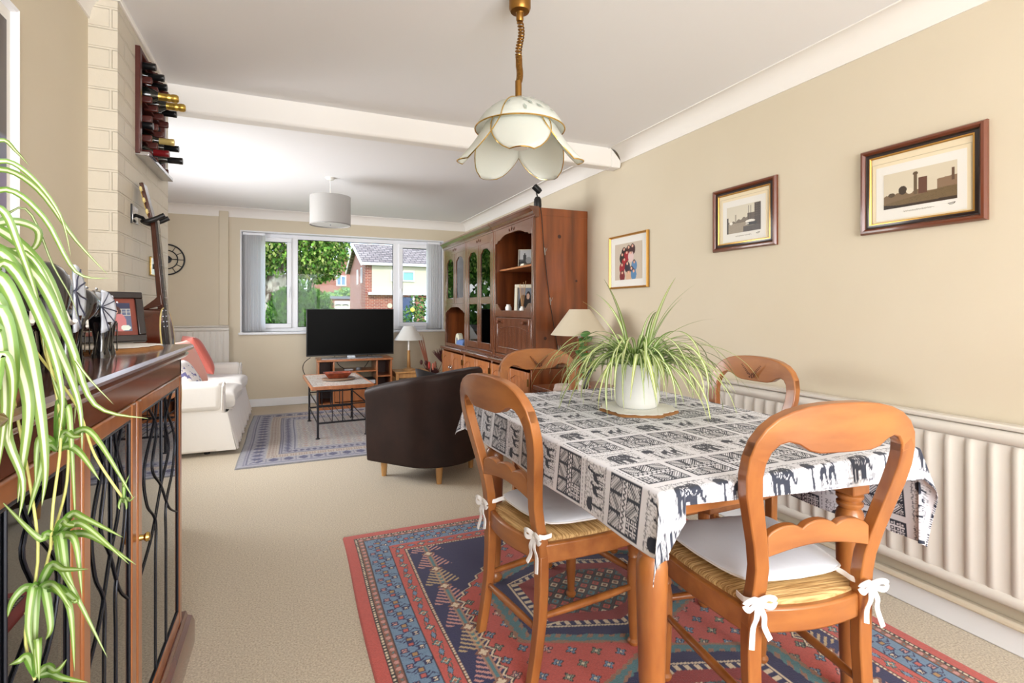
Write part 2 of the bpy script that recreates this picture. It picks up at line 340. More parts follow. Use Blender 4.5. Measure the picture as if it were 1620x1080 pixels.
# ---- radiators
rad_m = mat('cream_radiator_enamel', (214, 209, 200), .4)
def radiator(x0, x1, z0, z1, label, pitch, T):
    """panel in local xz plane, front towards -y"""
    t = thing('radiator', label, 'radiator', (0, 0, 0)); t.matrix_world = T
    n = int((x1-x0-.06)/pitch); px = (x1-x0-.06)/n; pts = []
    def ridge(u): # front profile depth
        c = (u % 1); 
        return .0 if c < .08 or c > .62 else (.012 if .16 < c < .54 else .006)
    P = [];
    xs = [x0+.03+px*(i+q) for i in range(n) for q in (0, .05, .14, .40, .49)]+[x1-.03]
    zs = [z0+.05, z0+.07, z1-.09, z1-.07]
    m = M()
    def fn(a, b):
        i = round(a*(len(xs)-1)); j = round(b*3); q = i % 5
        d = .0075 if q in (2, 3) else 0
        if j in (0, 3) or i == len(xs)-1: d = 0
        return (xs[i], -.055-d, zs[j])
    m.grid(fn, len(xs), 4)
    m.box(x0, x0+.03, -.06, -.03, z0+.03, z1-.05).box(x1-.03, x1, -.06, -.03, z0+.03, z1-.05)
    m.box(x0+.02, x1-.02, -.053, -.03, z0+.03, z1-.05)
    m.build('panel', rad_m, t, smooth=60)
    m = M(); m.tube([(x0, -.043, z0+.035), (x1, -.043, z0+.035)], .024, 12); m.tube([(x0, -.043, z1-.045), (x1, -.043, z1-.045)], .026, 12)
    m.build('header_tube', rad_m, t)
    M().box(x0+.005, x1-.005, -.062, -.006, z1-.018, z1).build('top_grille', rad_m, t, bevel=.006)
    for q in (x0+.25, x1-.25): M().box(q-.02, q+.02, -.035, 0, z0+.1, z1-.1).build('bracket', rad_m, t)
    return t
radiator(-.45, 1.72, .16, .79, 'long cream panel radiator behind the dining chairs under the pictures', .064, Matrix.Translation((RW-.002, 1.9, 0)) @ Matrix.Rotation(-PI/2, 4, 'Z'))
radiator(-1.52, -.655, .35, .995, 'cream radiator under the clock behind the white sofa', .055, Matrix.Translation((0, FW-.002, 0)))
# ---------------------------------------------------------------- dining end: rug, table, cloth, chairs
def wood(name, a, b, rough=.35, sc=5, st=(1, 1, .12), coat=.3, lo=.3, hi=.7):
    return mat(name, a, rough, noise=(sc, b, (st[0]*6, st[1]*6, st[2]*6), lo, hi), coat=coat)
honey = wood('honey_oak_polish', (170, 108, 54), (138, 80, 38), .34, 3, (1, 1, .25), .4)
honey_x = wood('honey_oak_polish_across', (172, 110, 56), (140, 82, 40), .34, 3, (.25, 1, 1), .4)
rush_m = mat('woven_rush', (214, 178, 122), .75, noise=(60, (164, 124, 72), (.15, 3, 1), .4, .6), bump=(60, .9, (.15, 3, 1)))
cush_m = mat('white_cotton_cushion', (226, 232, 242), .8, sheen=.2, bump=(26, .25, (1, 1, 1)))
tie_m = mat('white_cotton_tape', (240, 240, 240), .8)
carve_m = mat('dark_carving', (92, 48, 22), .7)
def make_chair(name, label, group=None):
    """origin on the floor under the middle of the back legs, facing local +y"""
    t = thing(name, label, 'chair', group=group)
    rec = lambda z: -.01-.075*max(0, z-.44)/.5-.02*max(0, (z-.44)/.5)**2
    outer = [(.186,.40),(.184,.45),(.178,.50),(.179,.55),(.192,.61),(.213,.68),(.231,.74),(.239,.79),(.237,.835),(.226,.875),(.205,.905),(.176,.928),(.140,.943),(.10,.952),(.05,.957),(0,.958)]
    inner = [(.146,.40),(.144,.45),(.139,.50),(.140,.55),(.152,.61),(.170,.68),(.186,.74),(.194,.785),(.193,.82),(.184,.848),(.168,.866),(.148,.872),(.124,.866),(.098,.850),(.07,.843),(0,.842)]
    for s in (-1, 1):
        A = [(s*x, z) for x, z in outer[:10]]; B = [(s*x, z) for x, z in inner[:10]]; hw = [.017]*8+[.0164, .0160]
        Y0 = [rec(z)-h_ for (_, z), h_ in zip(outer[:10], hw)]; Y1 = [rec(z)+h_ for (_, z), h_ in zip(outer[:10], hw)]
        M().strip(A, B, Y0, Y1).build('back_post', honey, t, bevel=.0035, smooth=50)
        # rear leg: slightly curved back towards the foot
        zs = [0, .1, .2, .3, .405]; yo = [-.05, -.03, -.016, -.01, -.01]
        M().strip([(s*.186-s*.004*(1-z/.4), z) for z in zs], [(s*(.146+.006*(1-z/.4)), z) for z in zs], [y-.017+.003*(1-z/.4) for z, y in zip(zs, yo)], [y+.017 for y in yo]).build('leg', honey, t, bevel=.004, smooth=50)
        prof = [(.0, 0), (.016, 0), (.021, .008), (.021, .014), (.014, .022), (.015, .04), (.019, .10), (.022, .2), (.022, .27), (.017, .30), (.021, .31), (.017, .32), (.022, .34), (.023, .38), (0, .38)]
        M().lathe(prof, (s*.178, .375, 0), 16).build('leg', honey, t)
    # crest rail: everything above the post ends
    def full(L): R = L[8:]; return [(-x, z) for x, z in R]+[(x, z) for x, z in reversed(R[:-1])]
    A, B = full(outer), full(inner)
    M().strip(A, B, [rec(z)-.0165 for _, z in A], [rec(z)+.0165 for _, z in A]).build('crest_rail', honey_x, t, bevel=.004, smooth=50)
    # carved leaf spray on the front of the crest
    m = M(); yy = rec(.9)+.0172
    for s in (-1, 1):
        for k in range(7):
            a = .012+.0075*k; c = (s*(.012+.0062*k), .872+.0068*k)
            L = .012-.0008*k
            for q in (-1, 1):
                d = Vector((s*.55, .83)); n_ = Vector((d.y, -d.x))*q
                p0 = Vector(c); p1 = p0+d*L*.7+n_*L*.75; p2 = p0+d*L*.9+n_*L*.1
                m.add([(p0.x, yy, p0.y), (p1.x, yy+.0003, p1.y), (p2.x, yy+.0006, p2.y)], [(0, 1, 2)])
    for k in range(7):
        a = k*.9; r = .006 if k else 0
        m.ball((.016*math.cos(a)*(k > 0), yy-.001, .868+.008*math.sin(a)*(k > 0)), (.0058, .0018, .0045), 8)
    m.build('carving', carve_m, t, smooth=0)
    # scalloped middle slat
    n = 25; xs = [-.150+.30*i/(n-1) for i in range(n)]
    top = [(x, .628+.016*(abs(math.cos(x/.15*PI*1.5))**.6)+.012*math.cos(x/.15*PI/2)) for x in xs]; bot = [(x, .578+.02*math.cos(x/.15*PI/2)) for x in xs]
    M().strip(top, bot, rec(.61)-.011, rec(.61)+.011).build('slat', honey_x, t, bevel=.003, smooth=50)
    # seat frame and rush seat
    def ring(o, y0, y1):
        w0, w1 = .183-o, .228-o; P = []
        for i in range(9): u = i/8; P.append((-w0+2*w0*u, y0+o-.028*math.sin(PI*u)+0))
        for i in range(1, 9): u = i/8; P.append((w0+(w1-w0)*u+.014*math.sin(PI*u), y0+o+(y1-y0-2*o)*u))
        for i in range(1, 9): u = i/8; P.append((w1-2*w1*u, y1-o+.022*math.sin(PI*u)))
        for i in range(1, 8): u = i/8; P.append((-w1+(w1-w0)*u-.014*math.sin(PI*u), y1-o-(y1-y0-2*o)*u))
        return P
    O, I = ring(0, -.012, .395), ring(.026, -.012, .395); n = len(O); V = []
    for z in (.378, .440):
        V += [(x, y, z) for x, y in O]+[(x, y, z) for x, y in I]
    F = []
    for i in range(n):
        j = (i+1) % n; F += [(i, j, 2*n+j, 2*n+i), (n+j, n+i, 3*n+i, 3*n+j), (i, n+i, n+j, j), (2*n+i, 2*n+j, 3*n+j, 3*n+i)]
    M().add(V, F).build('seat_frame', honey_x, t, bevel=.006, smooth=50)
    J = ring(.016, -.012, .395); m = M(); V = []
    lv = [(1, .432), (1, .446), (.96, .452), (.75, .457), (.4, .456), (.1, .455)]
    for k, z in lv: V += [(x*k, .19+(y-.19)*k, z) for x, y in J]
    F = [(l*n+i, l*n+(i+1) % n, (l+1)*n+(i+1) % n, (l+1)*n+i) for l in range(len(lv)-1) for i in range(n)]+[tuple((len(lv)-1)*n+i for i in range(n))]
    m.add(V, F).build('rush_seat', rush_m, t, smooth=60)
    # stretchers
    for s in (-1, 1):
        M().tube([(s*.163, -.012, .205), (s*.17, .12, .205), (s*.176, .26, .205), (s*.178, .375, .205)], [.009, .0125, .0125, .009], 12).build('stretcher', honey, t)
    M().tube([(-.178, .375, .255), (-.06, .375, .255), (.06, .375, .255), (.178, .375, .255)], [.009, .0125, .0125, .009], 12).build('stretcher', honey_x, t)
    M().tube([(-.163, -.02, .165), (-.06, -.02, .165), (.06, -.02, .165), (.163, -.02, .165)], [.009, .0125, .0125, .009], 12).build('stretcher', honey_x, t)
    return t
CR = math.radians
ch0 = make_chair('dining_chair', 'balloon-back chair seen from behind at the near end of the table beside the radiator', 'balloon-back dining chairs around the table')
G = 'balloon-back dining chairs around the table'
CH_N = ((1.21, .915, .0095), CR(-10)); CH_L = ((.715, 1.62, .0095), CR(-90+8)); CH_F = ((1.265, 2.475, .0095), CR(180)); CH_R = ((1.885, 1.755, .0095), CR(90))
ch0.location, ch0.rotation_euler = CH_N[0], (0, 0, CH_N[1])
dup(ch0, *CH_L, 'balloon-back chair turned side-on at the long side of the table facing the open carpet', G)
dup(ch0, *CH_F, 'balloon-back chair with carved crest at the far end of the table before the pine unit', G)
dup(ch0, *CH_R, 'balloon-back chair with leaf carving between the table and the long radiator', G)
def cushion(loc, rz, label):
    t = thing('seat_cushion', label, 'cushion', loc, rz, 'white tie-on seat cushions')
    m = M(); n = 26
    def f(a, b, sg):
        u, v = 2*a-1, 2*b-1
        x = math.sin(u*PI/2); y = math.sin(v*PI/2); k = max(0, (1-abs(x)**3.2)*(1-abs(y)**3.2))**.42
        w_ = .165+.035*(y+1)/2
        sx = w_*x*(1-.10*abs(y)**5); sy = .185*y*(1-.10*abs(x)**5)+.205
        wr = .0016*math.sin(38*x+9*y)*k*(1-k*.5)+.003*math.sin(6*x*y+4*x)*k
        return (sx, sy, .479+(sg*.024 if sg > 0 else sg*.016)*k+(wr if sg > 0 else 0)+.006*abs(x*y))
    m.grid(lambda a, b: f(a, b, 1), n, n); m.grid(lambda a, b: f(b, a, -1), n, n)
    m.build('cushion_pad', cush_m, t, smooth=180)
    m = M()
    m.tube([(f(i/39, 0, 1)) for i in range(40)]+[f(1, i/39, 1) for i in range(1, 40)]+[f(1-i/39, 1, 1) for i in range(1, 40)]+[f(0, 1-i/39, 1) for i in range(1, 39)], .003, 6, closed=True)
    m.build('piping', tie_m, t)
    for s in (-1, 1):
        X = s*.166
        m = M(); fl = dict(n=6, flat=.25)
        m.tube(catmull([(s*.13, .03, .482), (s*.136, .012, .478), (X-s*.026, -.01, .474), (X, -.032, .47), (X+s*.024, -.02, .468), (X+s*.026, .0, .468), (X+s*.024, .012, .468)], 5), .008, 6, flat=.25, up=(0, 0, 1))
        k = Vector((X+s*.002, -.036, .468)); m.ball(k, (.012, .008, .011), 10)
        for q in (-1, 1):
            m.tube(catmull([k, k+Vector((q*.02, -.012, .014)), k+Vector((q*.042, -.010, .004)), k+Vector((q*.030, -.010, -.010)), k], 5), .0085, 6, flat=.25, up=(0, 0, 1))
            m.tube(catmull([k, k+Vector((q*.010, -.010, -.03)), k+Vector((q*.016, -.004, -.06)), k+Vector((q*.026, -.012, -.088-.016*(q*s > 0)))], 5), .0085, 6, flat=.22, up=(1, 0, 0))
        m.build('tie', tie_m, t, smooth=60)
    return t
cushion(*CH_N, 'white tie-on cushion on the near chair beside the radiator')
cushion(*CH_L, 'white tie-on cushion on the side-on chair left of the table, partly under the cloth')
# ---- table
TX0, TX1, TY0, TY1, TZ = .765, 1.71, .93, 2.28, .772
tb = thing('dining_table', 'honey wood dining table with turned legs under the elephant print cloth', 'table', (1.2, 1.6, 0))
def tl(x, y): return x-1.2, y-1.6
m = M(); a, b = tl(TX0, TY0); c, d = tl(TX1, TY1); m.box(a, c, b, d, TZ-.03, TZ-.003).build('tabletop', honey, tb, bevel=.008)
LGX, LGY = (.82, 1.56), (1.03, 2.09)
for x in LGX:
    for y in LGY:
        lx, ly = tl(x, y)
        m = M().box(lx-.037, lx+.037, ly-.037, ly+.037, .632, TZ-.03); m.build('leg_block', honey, tb, bevel=.004)
        prof = [(0, .0095), (.026, .0095), (.033, .018), (.034, .027), (.026, .036), (.0235, .05), (.028, .15), (.034, .35), (.038, .5), (.0385, .555), (.035, .575), (.028, .585), (.036, .595), (.036, .603), (.029, .608), (.037, .618), (.037, .626), (.030, .632), (0, .632)]
        M().lathe(prof, (lx, ly, 0), 28).build('leg', honey, tb)
x0, x1 = LGX[0]-1.2, LGX[1]-1.2; y0, y1 = LGY[0]-1.6, LGY[1]-1.6
for q in (y0, y1): M().box(x0+.037, x1-.037, q-.012, q+.012, TZ-.105, TZ-.03).build('apron', honey_x, tb, bevel=.003)
for q in (x0, x1): M().box(q-.012, q+.012, y0+.037, y1-.037, TZ-.105, TZ-.03).build('apron', honey, tb, bevel=.003)
# ---- tablecloth: printed panels
def ell(U, V, cx, cy, rx, ry, a=0):
    x, y = U-cx, V-cy; c, s = math.cos(a), math.sin(a); return ((x*c+y*s)/rx)**2+((-x*s+y*c)/ry)**2 < 1
def cap(U, V, x0, y0, x1, y1, r0, r1=None):
    r1 = r0 if r1 is None else r1
    dx, dy = x1-x0, y1-y0; t = np.clip(((U-x0)*dx+(V-y0)*dy)/(dx*dx+dy*dy+1e-12), 0, 1)
    return (U-x0-t*dx)**2+(V-y0-t*dy)**2 < (r0+(r1-r0)*t)**2
def elephant(u, v):   # unit panel: u 0..1.5 wide, v 0..1 high
    e = ell(u, v, .70, .58, .38, .235)|ell(u, v, 1.06, .66, .19, .20)|ell(u, v, .98, .64, .15, .2, .3)
    for x in (.42, .58, .86, 1.0): e |= cap(u, v, x, .45, x+.01, .13, .075, .062)
    e |= cap(u, v, 1.2, .62, 1.27, .38, .065, .045)|cap(u, v, 1.27, .38, 1.36, .30, .045, .035)|cap(u, v, 1.36, .30, 1.40, .42, .035, .028)
    e |= cap(u, v, .35, .62, .28, .36, .02, .015)
    ear = ((np.abs(np.hypot((u-.96)/.13, (v-.66)/.19)-1) < .06))
    scr = ((np.sin(u*60+v*25) > .86)|(np.sin(u*25-v*70) > .9)) & ell(u, v, .66, .6, .17, .12)
    return e & ~ear & ~scr
def giraffes(u, v):
    e = np.zeros(u.shape, bool)
    for ox, s in ((.72, .8), (1.12, 1.0)):
        e |= ell(u, v, ox, .5, .15, .095, .35)
        for x in (-.1, -.05, .08, .12): e |= cap(u, v, ox+x, .46, ox+x*1.5+.02, .12, .028, .018)
        e |= cap(u, v, ox+.1, .54, ox+.2*s, .80*s+.06, .05, .03)|cap(u, v, ox+.2*s, .80*s+.06, ox+.28*s, .80*s, .035, .022)
        e |= cap(u, v, ox-.13, .48, ox-.17, .3, .012)
    e |= ell(u, v, .22, .74, .2, .13)|ell(u, v, .12, .66, .12, .07)|ell(u, v, .34, .66, .12, .07)|cap(u, v, .24, .65, .27, .12, .03, .045)
    return e
def mudcloth(u, v, w, h):   # metres inside the panel
    k = .0078
    cw = w/3; c = np.floor(u/cw); fu = u-c*cw; r = np.floor(v/(h/2)); fv = v-r*(h/2)
    s = np.where((c+r) % 2 == 0, fu+fv, fu-fv); d = (np.abs(((s/k) % 1)-.5) > .21)
    tri = np.abs(fu-cw/2)*1.3 < fv-.004; s2 = np.where((c+r) % 2 == 0, fu-fv, fu+fv); d = np.where(tri, (np.abs(((s2/k) % 1)-.5) > .25), d)
    d |= (fu < .0045)|(fu > cw-.0045)
    zz = np.abs(fv-h/2*.5-.004*np.abs(((fu/.012) % 1)*2-1)) ; band = np.abs(v-h/2) < .011
    d = np.where(band, np.abs(((v-h/2)+.005*(np.abs(((u/.014) % 1)*2-1)*2-1))) < .0035, d)
    d |= np.abs(np.abs(v-h/2)-.011) < .0018
    blk = (c == 0) & (r == 0); d = np.where(blk & ~band, (((fu/.016) % 1 > .25) & ((fv/.016) % 1 > .25)) & ~((np.abs((fu/.016) % 1-.62) < .17) & (np.abs((fv/.016) % 1-.62) < .17)), d)
    return d
rs = np.random.RandomState(4)
def worley(U, V, n, ex):   # crackle lines
    g = .011; best = np.full(U.shape, 9.); sec = np.full(U.shape, 9.); iu, iv = np.floor(U/g), np.floor(V/g)
    for a in (-1, 0, 1):
        for b in (-1, 0, 1):
            cx, cy = iu+a, iv+b
            h1 = np.modf(np.abs(np.sin(cx*127.1+cy*311.7)*43758.5))[0]; h2 = np.modf(np.abs(np.sin(cx*269.5+cy*183.3)*43758.5))[0]
            d = np.hypot(U-(cx+h1)*g, V-(cy+h2)*g); sec = np.where(d < best, best, np.minimum(sec, d)); best = np.minimum(best, d)
    return (sec-best) < g*.13
def cloth_col(U, V):
    C = np.empty(U.shape+(3,)); white = np.array([222, 223, 230])/255; ink = np.array([42, 48, 64])/255
    dark = np.zeros(U.shape, bool)
    gap = .020; GH, AH, GW = .126, .104, .130; per = GH+AH+2*gap
    vv = (V+.108) % per; row = np.floor((V+.108)/per)
    geo = (vv >= gap/2) & (vv < gap/2+GH); ani = (vv >= gap*1.5+GH) & (vv < gap*1.5+GH+AH)
    pw = GW+gap
    ug = (U+.137) % pw; ug_in = (ug > gap/2) & (ug < pw-gap/2); gu = ug-gap/2; gv = vv-gap/2
    e = .0042; inset = ug_in & geo; edge = inset & ((gu < e)|(gu > GW-e)|(gv < e)|(gv > GH-e))
    dark |= edge|(inset & ~edge & mudcloth(gu, gv, GW, GH))
    ua = (U+.137+pw*(row % 2)) % (2*pw); ai = np.floor(ua/pw); ua = ua % pw; av = vv-gap*1.5-GH
    a_in = ani & (ua > gap/2) & (ua < pw-gap/2); au = (ua-gap/2)/GW*1.62; an = av/AH
    el = elephant(au, an); gi = giraffes(au*.95, an)
    an_d = np.where((ai+row) % 2 == 0, el, gi)
    crk = worley(U, V, 0, 0)
    dark |= a_in & an_d
    z = np.abs(((U/.006) % 1)*2-1)*.0035
    bord = ani & (ua > gap/2-.004) & (ua < pw-gap/2+.004) & ((np.abs(av-.004-z+.001) < .001)|(np.abs(av-AH+.004+z-.001) < .001))
    dash = (np.abs(vv-gap*.08) < .0009) & ((U/.012) % 1 < .6)
    dash |= (np.abs(ug) < .0009) & geo & ((V/.012) % 1 < .6)
    C[:] = white; C[a_in & crk & ~an_d] = (.60, .61, .64); C[bord|dash] = (.35, .36, .42); C[dark] = ink
    return C
def cloth_pos(U, V):
    """flat cloth coordinates (world x,y when lying) -> draped position"""
    zt = TZ+.0015
    dx = np.where(U < TX0, U-TX0, np.where(U > TX1, U-TX1, 0)); dy = np.where(V < TY0, V-TY0, np.where(V > TY1, V-TY1, 0))
    bx, by = np.clip(U, TX0, TX1), np.clip(V, TY0, TY1)
    r = np.hypot(dx, dy); th = np.arctan2(np.abs(dy), np.abs(dx)+1e-9)
    corner = (np.abs(dx) > 1e-6) & (np.abs(dy) > 1e-6)
    wav = .5+.5*np.sin(np.where(np.abs(dx) > 0, V*13+1.2, U*11+.6))
    out = np.where(corner, .09+np.where(dx > 0, .20, .24)*np.sin(2*th)**2, .05+.08*wav)
    rr = np.maximum(r-.012, 0); rad = np.minimum(r, .012)
    h = out*rr+rad*.8; drop = np.sqrt(np.maximum(rr**2*(1-out**2), 0))+rad**2/.024*.8
    ux, uy = np.where(r > 0, dx/(r+1e-9), 0), np.where(r > 0, dy/(r+1e-9), 0)
    fold = np.where(corner, .018*np.sin(4*th+.5)*rr/.2, 0)
    P = np.stack([bx+ux*h-uy*fold, by+uy*h+ux*fold, zt-drop+.0012*np.sin(U*21+V*5)*np.sin(V*17)*(r == 0)+.0007], -1)
    return P
cloth_m = mat('printed_cotton_cloth', (255, 255, 255), .85, attr=True, sheen=.1, bump=(400, .15, (1, 1, 1)))
us = np.arange(TX0-.150, TX1+.305, .0028); vs_ = np.arange(TY0-.045, TY1+.12, .0028)
U, V = np.meshgrid(us, vs_, indexing='ij')
# the front hem hangs a little lower towards the right
V2 = np.where(V < TY0, TY0+(V-TY0)*(.85+1.3*np.clip((U-TX0)/(TX1-TX0), -.1, 1.1)), V)
V2 = np.where((U < TX0+.06) & (V2 < TY0), TY0+(V2-TY0)*(1+3.0*np.clip((TX0+.10-U)/.11, 0, 1)**1.3), V2)
tc_ = gridmesh('tablecloth', cloth_pos(U, V2), cloth_col(U, V2), cloth_m)
md = tc_.modifiers.new('t', 'SOLIDIFY'); md.thickness = .0011; md.offset = 1
tag(tc_, 'white tablecloth printed with dark blue elephants, giraffes and geometric panels', 'tablecloth')
# ---- dining rug
RX0, RX1, RY0, RY1 = .25, 2.06, -.35, 2.79
def hexdist(x, y, a, b, c):   # elongated hexagon: |x|<a, |y| + slope
    return np.maximum(np.abs(x)/a, (np.abs(y)+np.abs(x)*c)/(b))
def flower(x, y, s):
    r = np.hypot(x, y)/s; t = np.arctan2(y, x); p = .78+.22*np.cos(4*t)
    return r/p
def rug_col(X, Y):
    cx, cy = (RX0+RX1)/2, (RY0+RY1)/2; hx, hy = (RX1-RX0)/2, (RY1-RY0)/2
    x, y = X-cx, Y-cy; ax, ay = np.abs(x), np.abs(y)
    d = np.minimum(hx-ax, hy-ay)                   # distance from the edge
    s = np.where(hx-ax < hy-ay, y, x)              # coordinate along the border
    q = lambda r, g, b: np.array([r, g, b])/255
    red, blue, navy, cream, brown, teal, pink, black = q(190, 82, 72), q(106, 134, 162), q(30, 28, 78), q(216, 198, 170), q(132, 84, 66), q(78, 122, 128), q(196, 140, 132), q(38, 30, 34)
    C = np.empty(X.shape+(3,)); C[:] = red
    def band(a, b, col): C[(d >= a) & (d < b)] = col
    band(.050, .054, black); band(.054, .062, cream); m_ = (d >= .054) & (d < .062) & ((s/.016) % 1 < .4); C[m_] = black
    band(.062, .066, black)
    band(.066, .092, brown); f = ((s/.035) % 1-.5)*.035; C[(np.hypot(f, d-.079) < .009)] = pink; C[(np.hypot(((s/.035+.5) % 1-.5)*.035, d-.079) < .004)] = teal
    band(.092, .096, black)
    band(.096, .196, blue)
    p = .085; u = ((s/p) % 1-.5)*p; k = np.where(np.floor(s/p) % 2 == 0, 1, -1)
    e = d-.146; inb = (d >= .098) & (d < .194)
    zig = np.abs(e-k*.0-.022*np.sign(np.sin(2*PI*s/p/2))*np.clip(np.abs(((s/p*2) % 1)*2-1)*1.6-.3, 0, 1)); C[inb & (zig < .004)] = navy
    for ox, oy, col in ((0, .03, cream), (0, -.03, pink), (.028, 0, q(190, 90, 80)), (-.028, 0, q(170, 130, 80))):
        dd = np.maximum(np.abs(u-ox), np.abs(e-oy)); C[inb & (dd < .0125)] = navy; C[inb & (dd < .008)] = col
    for sg in (-1, 1):
        hk = (np.abs(np.abs(u-.014*sg)+np.abs(e-.03*sg)*.8-.018) < .0028) & inb & (np.abs(e) > .012); C[hk] = navy
    band(.196, .200, black)
    band(.200, .262, red); inb = (d >= .201) & (d < .261); e = d-.231; p = .10; u = ((s/p) % 1-.5)*p
    v_ = np.abs(e-.014*np.sin(2*PI*s/p)) ; C[inb & (v_ < .0022)] = q(70, 80, 70)
    fl = flower(u, e, .021); C[inb & (fl < 1)] = black; C[inb & (fl < .82)] = teal; C[inb & (fl < .5)] = cream; C[inb & (fl < .28)] = q(170, 90, 50)
    u2 = ((s/p+.5) % 1-.5)*p; dd = np.abs(u2)/.026+np.abs(e)/.012; C[inb & (dd < 1)] = black; C[inb & (dd < .75)] = blue
    band(.262, .265, black); band(.265, .273, cream); C[(d >= .265) & (d < .273) & ((s/.014) % 1 < .4)] = brown; band(.273, .276, black)
    inn = d >= .276; C[inn] = navy
    ix, iy = hx-.276, hy-.276
    # corner trees: chevron spines running along the long sides
    for sx in (-1, 1):
        tx = x-sx*(ix-.085); pp = .155; ty = ((y/pp) % 1); row = np.floor(y/pp)
        w_ = .07*(1-ty)+.012
        spine = inn & (np.abs(tx) < w_) & (ax > ix-.25)
        st = np.abs((((y*1.0-np.abs(tx)*.7)/.026) % 1)-.5) < .22
        C[spine & st] = pink; C[spine & (np.abs(tx) < .016)] = q(160, 120, 100); C[spine & (np.abs(tx) < .007)] = teal
        C[spine & st & (row % 3 == 0)] = q(186, 160, 120)
        g = flower(tx, (ty-.85)*pp, .03); C[inn & (g < 1) & (ax > ix-.25)] = brown; C[inn & (g < .6) & (ax > ix-.25)] = cream
    # flowers in navy spandrels
    # serrated red medallion field
    ser = .022*np.abs(((y/.052) % 1)*2-1)
    w_ = (ix-.135)-np.clip((ay-(iy-.5))*.9, 0, 1)+ser
    inside = inn & (ax < w_) & (ay < iy-.06)
    C[inn & (ax < w_+.014) & (ay < iy-.05) & (w_ > 0)] = cream; C[inn & (ax < w_+.006) & (ay < iy-.055) & (w_ > 0)] = black
    C[inside] = red
    # scattered flowers in the red
    px_, py_ = .075, .075; gx, gy = ((x/px_) % 1-.5)*px_, (((y+np.floor(x/px_)*.037)/py_) % 1-.5)*py_
    h = (np.floor(x/px_)*7+np.floor((y+np.floor(x/px_)*.037)/py_)*13) % 4; fl = flower(gx, gy, .022)
    C[inside & (fl < 1)] = black
    for i, col in enumerate((blue, q(120, 130, 110), blue, pink)): C[inside & (fl < .78) & (h == i)] = col
    C[inside & (fl < .42)] = navy; C[inside & (fl < .25)] = cream
    # inner hexagons (three along the rug)
    for cyy in (.65, -.12, -.89):
        yy = y-cyy+.0; H = hexdist(x, yy, .37, .345, .42)+.022*np.abs((((x+yy*1.3)/.05) % 1)*2-1)
        C[inside & (H < 1.12)] = q(150, 110, 90); C[inside & (H < 1.08)] = teal; C[inside & (H < 1.02) & ((((x-yy)/.05) % 1) < .5)] = q(150, 110, 90)
        C[inside & (H < .97)] = navy
        H2 = hexdist(x, yy, .30, .27, .36); tooth = (((np.where(np.abs(yy) > .16, x, yy))/.034) % 1) < .5
        C[inside & (H2 < 1.0)] = cream; C[inside & (H2 < .97)] = navy; C[inside & (H2 < .95) & tooth] = cream; C[inside & (H2 < .86)] = q(142, 44, 44)
        lat = inside & (hexdist(x, yy, .2, .17, .3) < 1); C[lat] = q(70, 60, 62)
        a1, a2 = (((x+yy)/.056) % 1-.5), (((x-yy)/.056) % 1-.5); dd = np.maximum(np.abs(a1), np.abs(a2)); kk = (np.floor((x+yy)/.056)+2*np.floor((x-yy)/.056)) % 3
        C[lat & (dd < .4)] = black; C[lat & (dd < .34) & (kk == 0)] = cream; C[lat & (dd < .34) & (kk == 1)] = red; C[lat & (dd < .34) & (kk == 2)] = teal; C[lat & (dd < .18)] = brown
    n = rs.rand(*X.shape)[..., None]*.10+.93
    return np.clip(C*n, 0, 1)
rug_m = mat('wool_rug', (255, 255, 255), .95, spec=.1, attr=True, sheen=.3, bump=(300, .5, (1, 1, 1)))
def rug(name, x0, x1, y0, y1, colf, step, label, z=.009):
    xs = np.arange(x0, x1, step); ys = np.arange(y0, y1, step); X, Y = np.meshgrid(xs, ys, indexing='ij')
    Z = z+.0006*np.sin(X*9)*np.sin(Y*7); e = np.minimum(np.minimum(X-xs[0], xs[-1]-X), np.minimum(Y-ys[0], ys[-1]-Y)); Z = np.where(e < step*.5, .0008, Z)
    wob = .004*np.sin(Y*5+1); o = gridmesh(name, np.stack([X+wob, Y+.003*np.sin(X*4), Z], -1), colf(X, Y), rug_m)
    tag(o, label, 'rug'); return o
rug('dining_rug', RX0, RX1, RY0, RY1, rug_col, .0042, 'red and navy patterned oriental rug under the dining table')
# ---------------------------------------------------------------- lounge
# ---- dark pine wall unit
pine = wood('dark_stained_pine', (142, 76, 36), (98, 48, 20), .3, 2.2, (1, 1, .12), .5, .35, .7)
pine_f = wood('dark_stained_pine_front', (116, 70, 46), (84, 48, 32), .22, 4, (1, 1, .12), 1); pine_f.node_tree.nodes['Principled BSDF'].inputs['Coat Roughness'].default_value = .15
pine_l = wood('warm_pine', (176, 112, 66), (150, 88, 48), .35, 4, (1, 1, .12), .4)
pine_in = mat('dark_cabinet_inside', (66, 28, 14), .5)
chrome = mat('chrome', (200, 200, 205), .15, 1); brass = mat('aged_brass', (190, 160, 90), .25, 1); black_m = mat('black_plastic', (18, 18, 20), .4); iron = mat('black_iron', (30, 30, 36), .45, .3)
UF, UB, BF = 1.815, RW-.002, 1.755      # upper front x, back x, base front x
UY = (3.72, 4.605, 5.45, 6.29); UZ0, UZ1 = .745, 1.985
unit = []
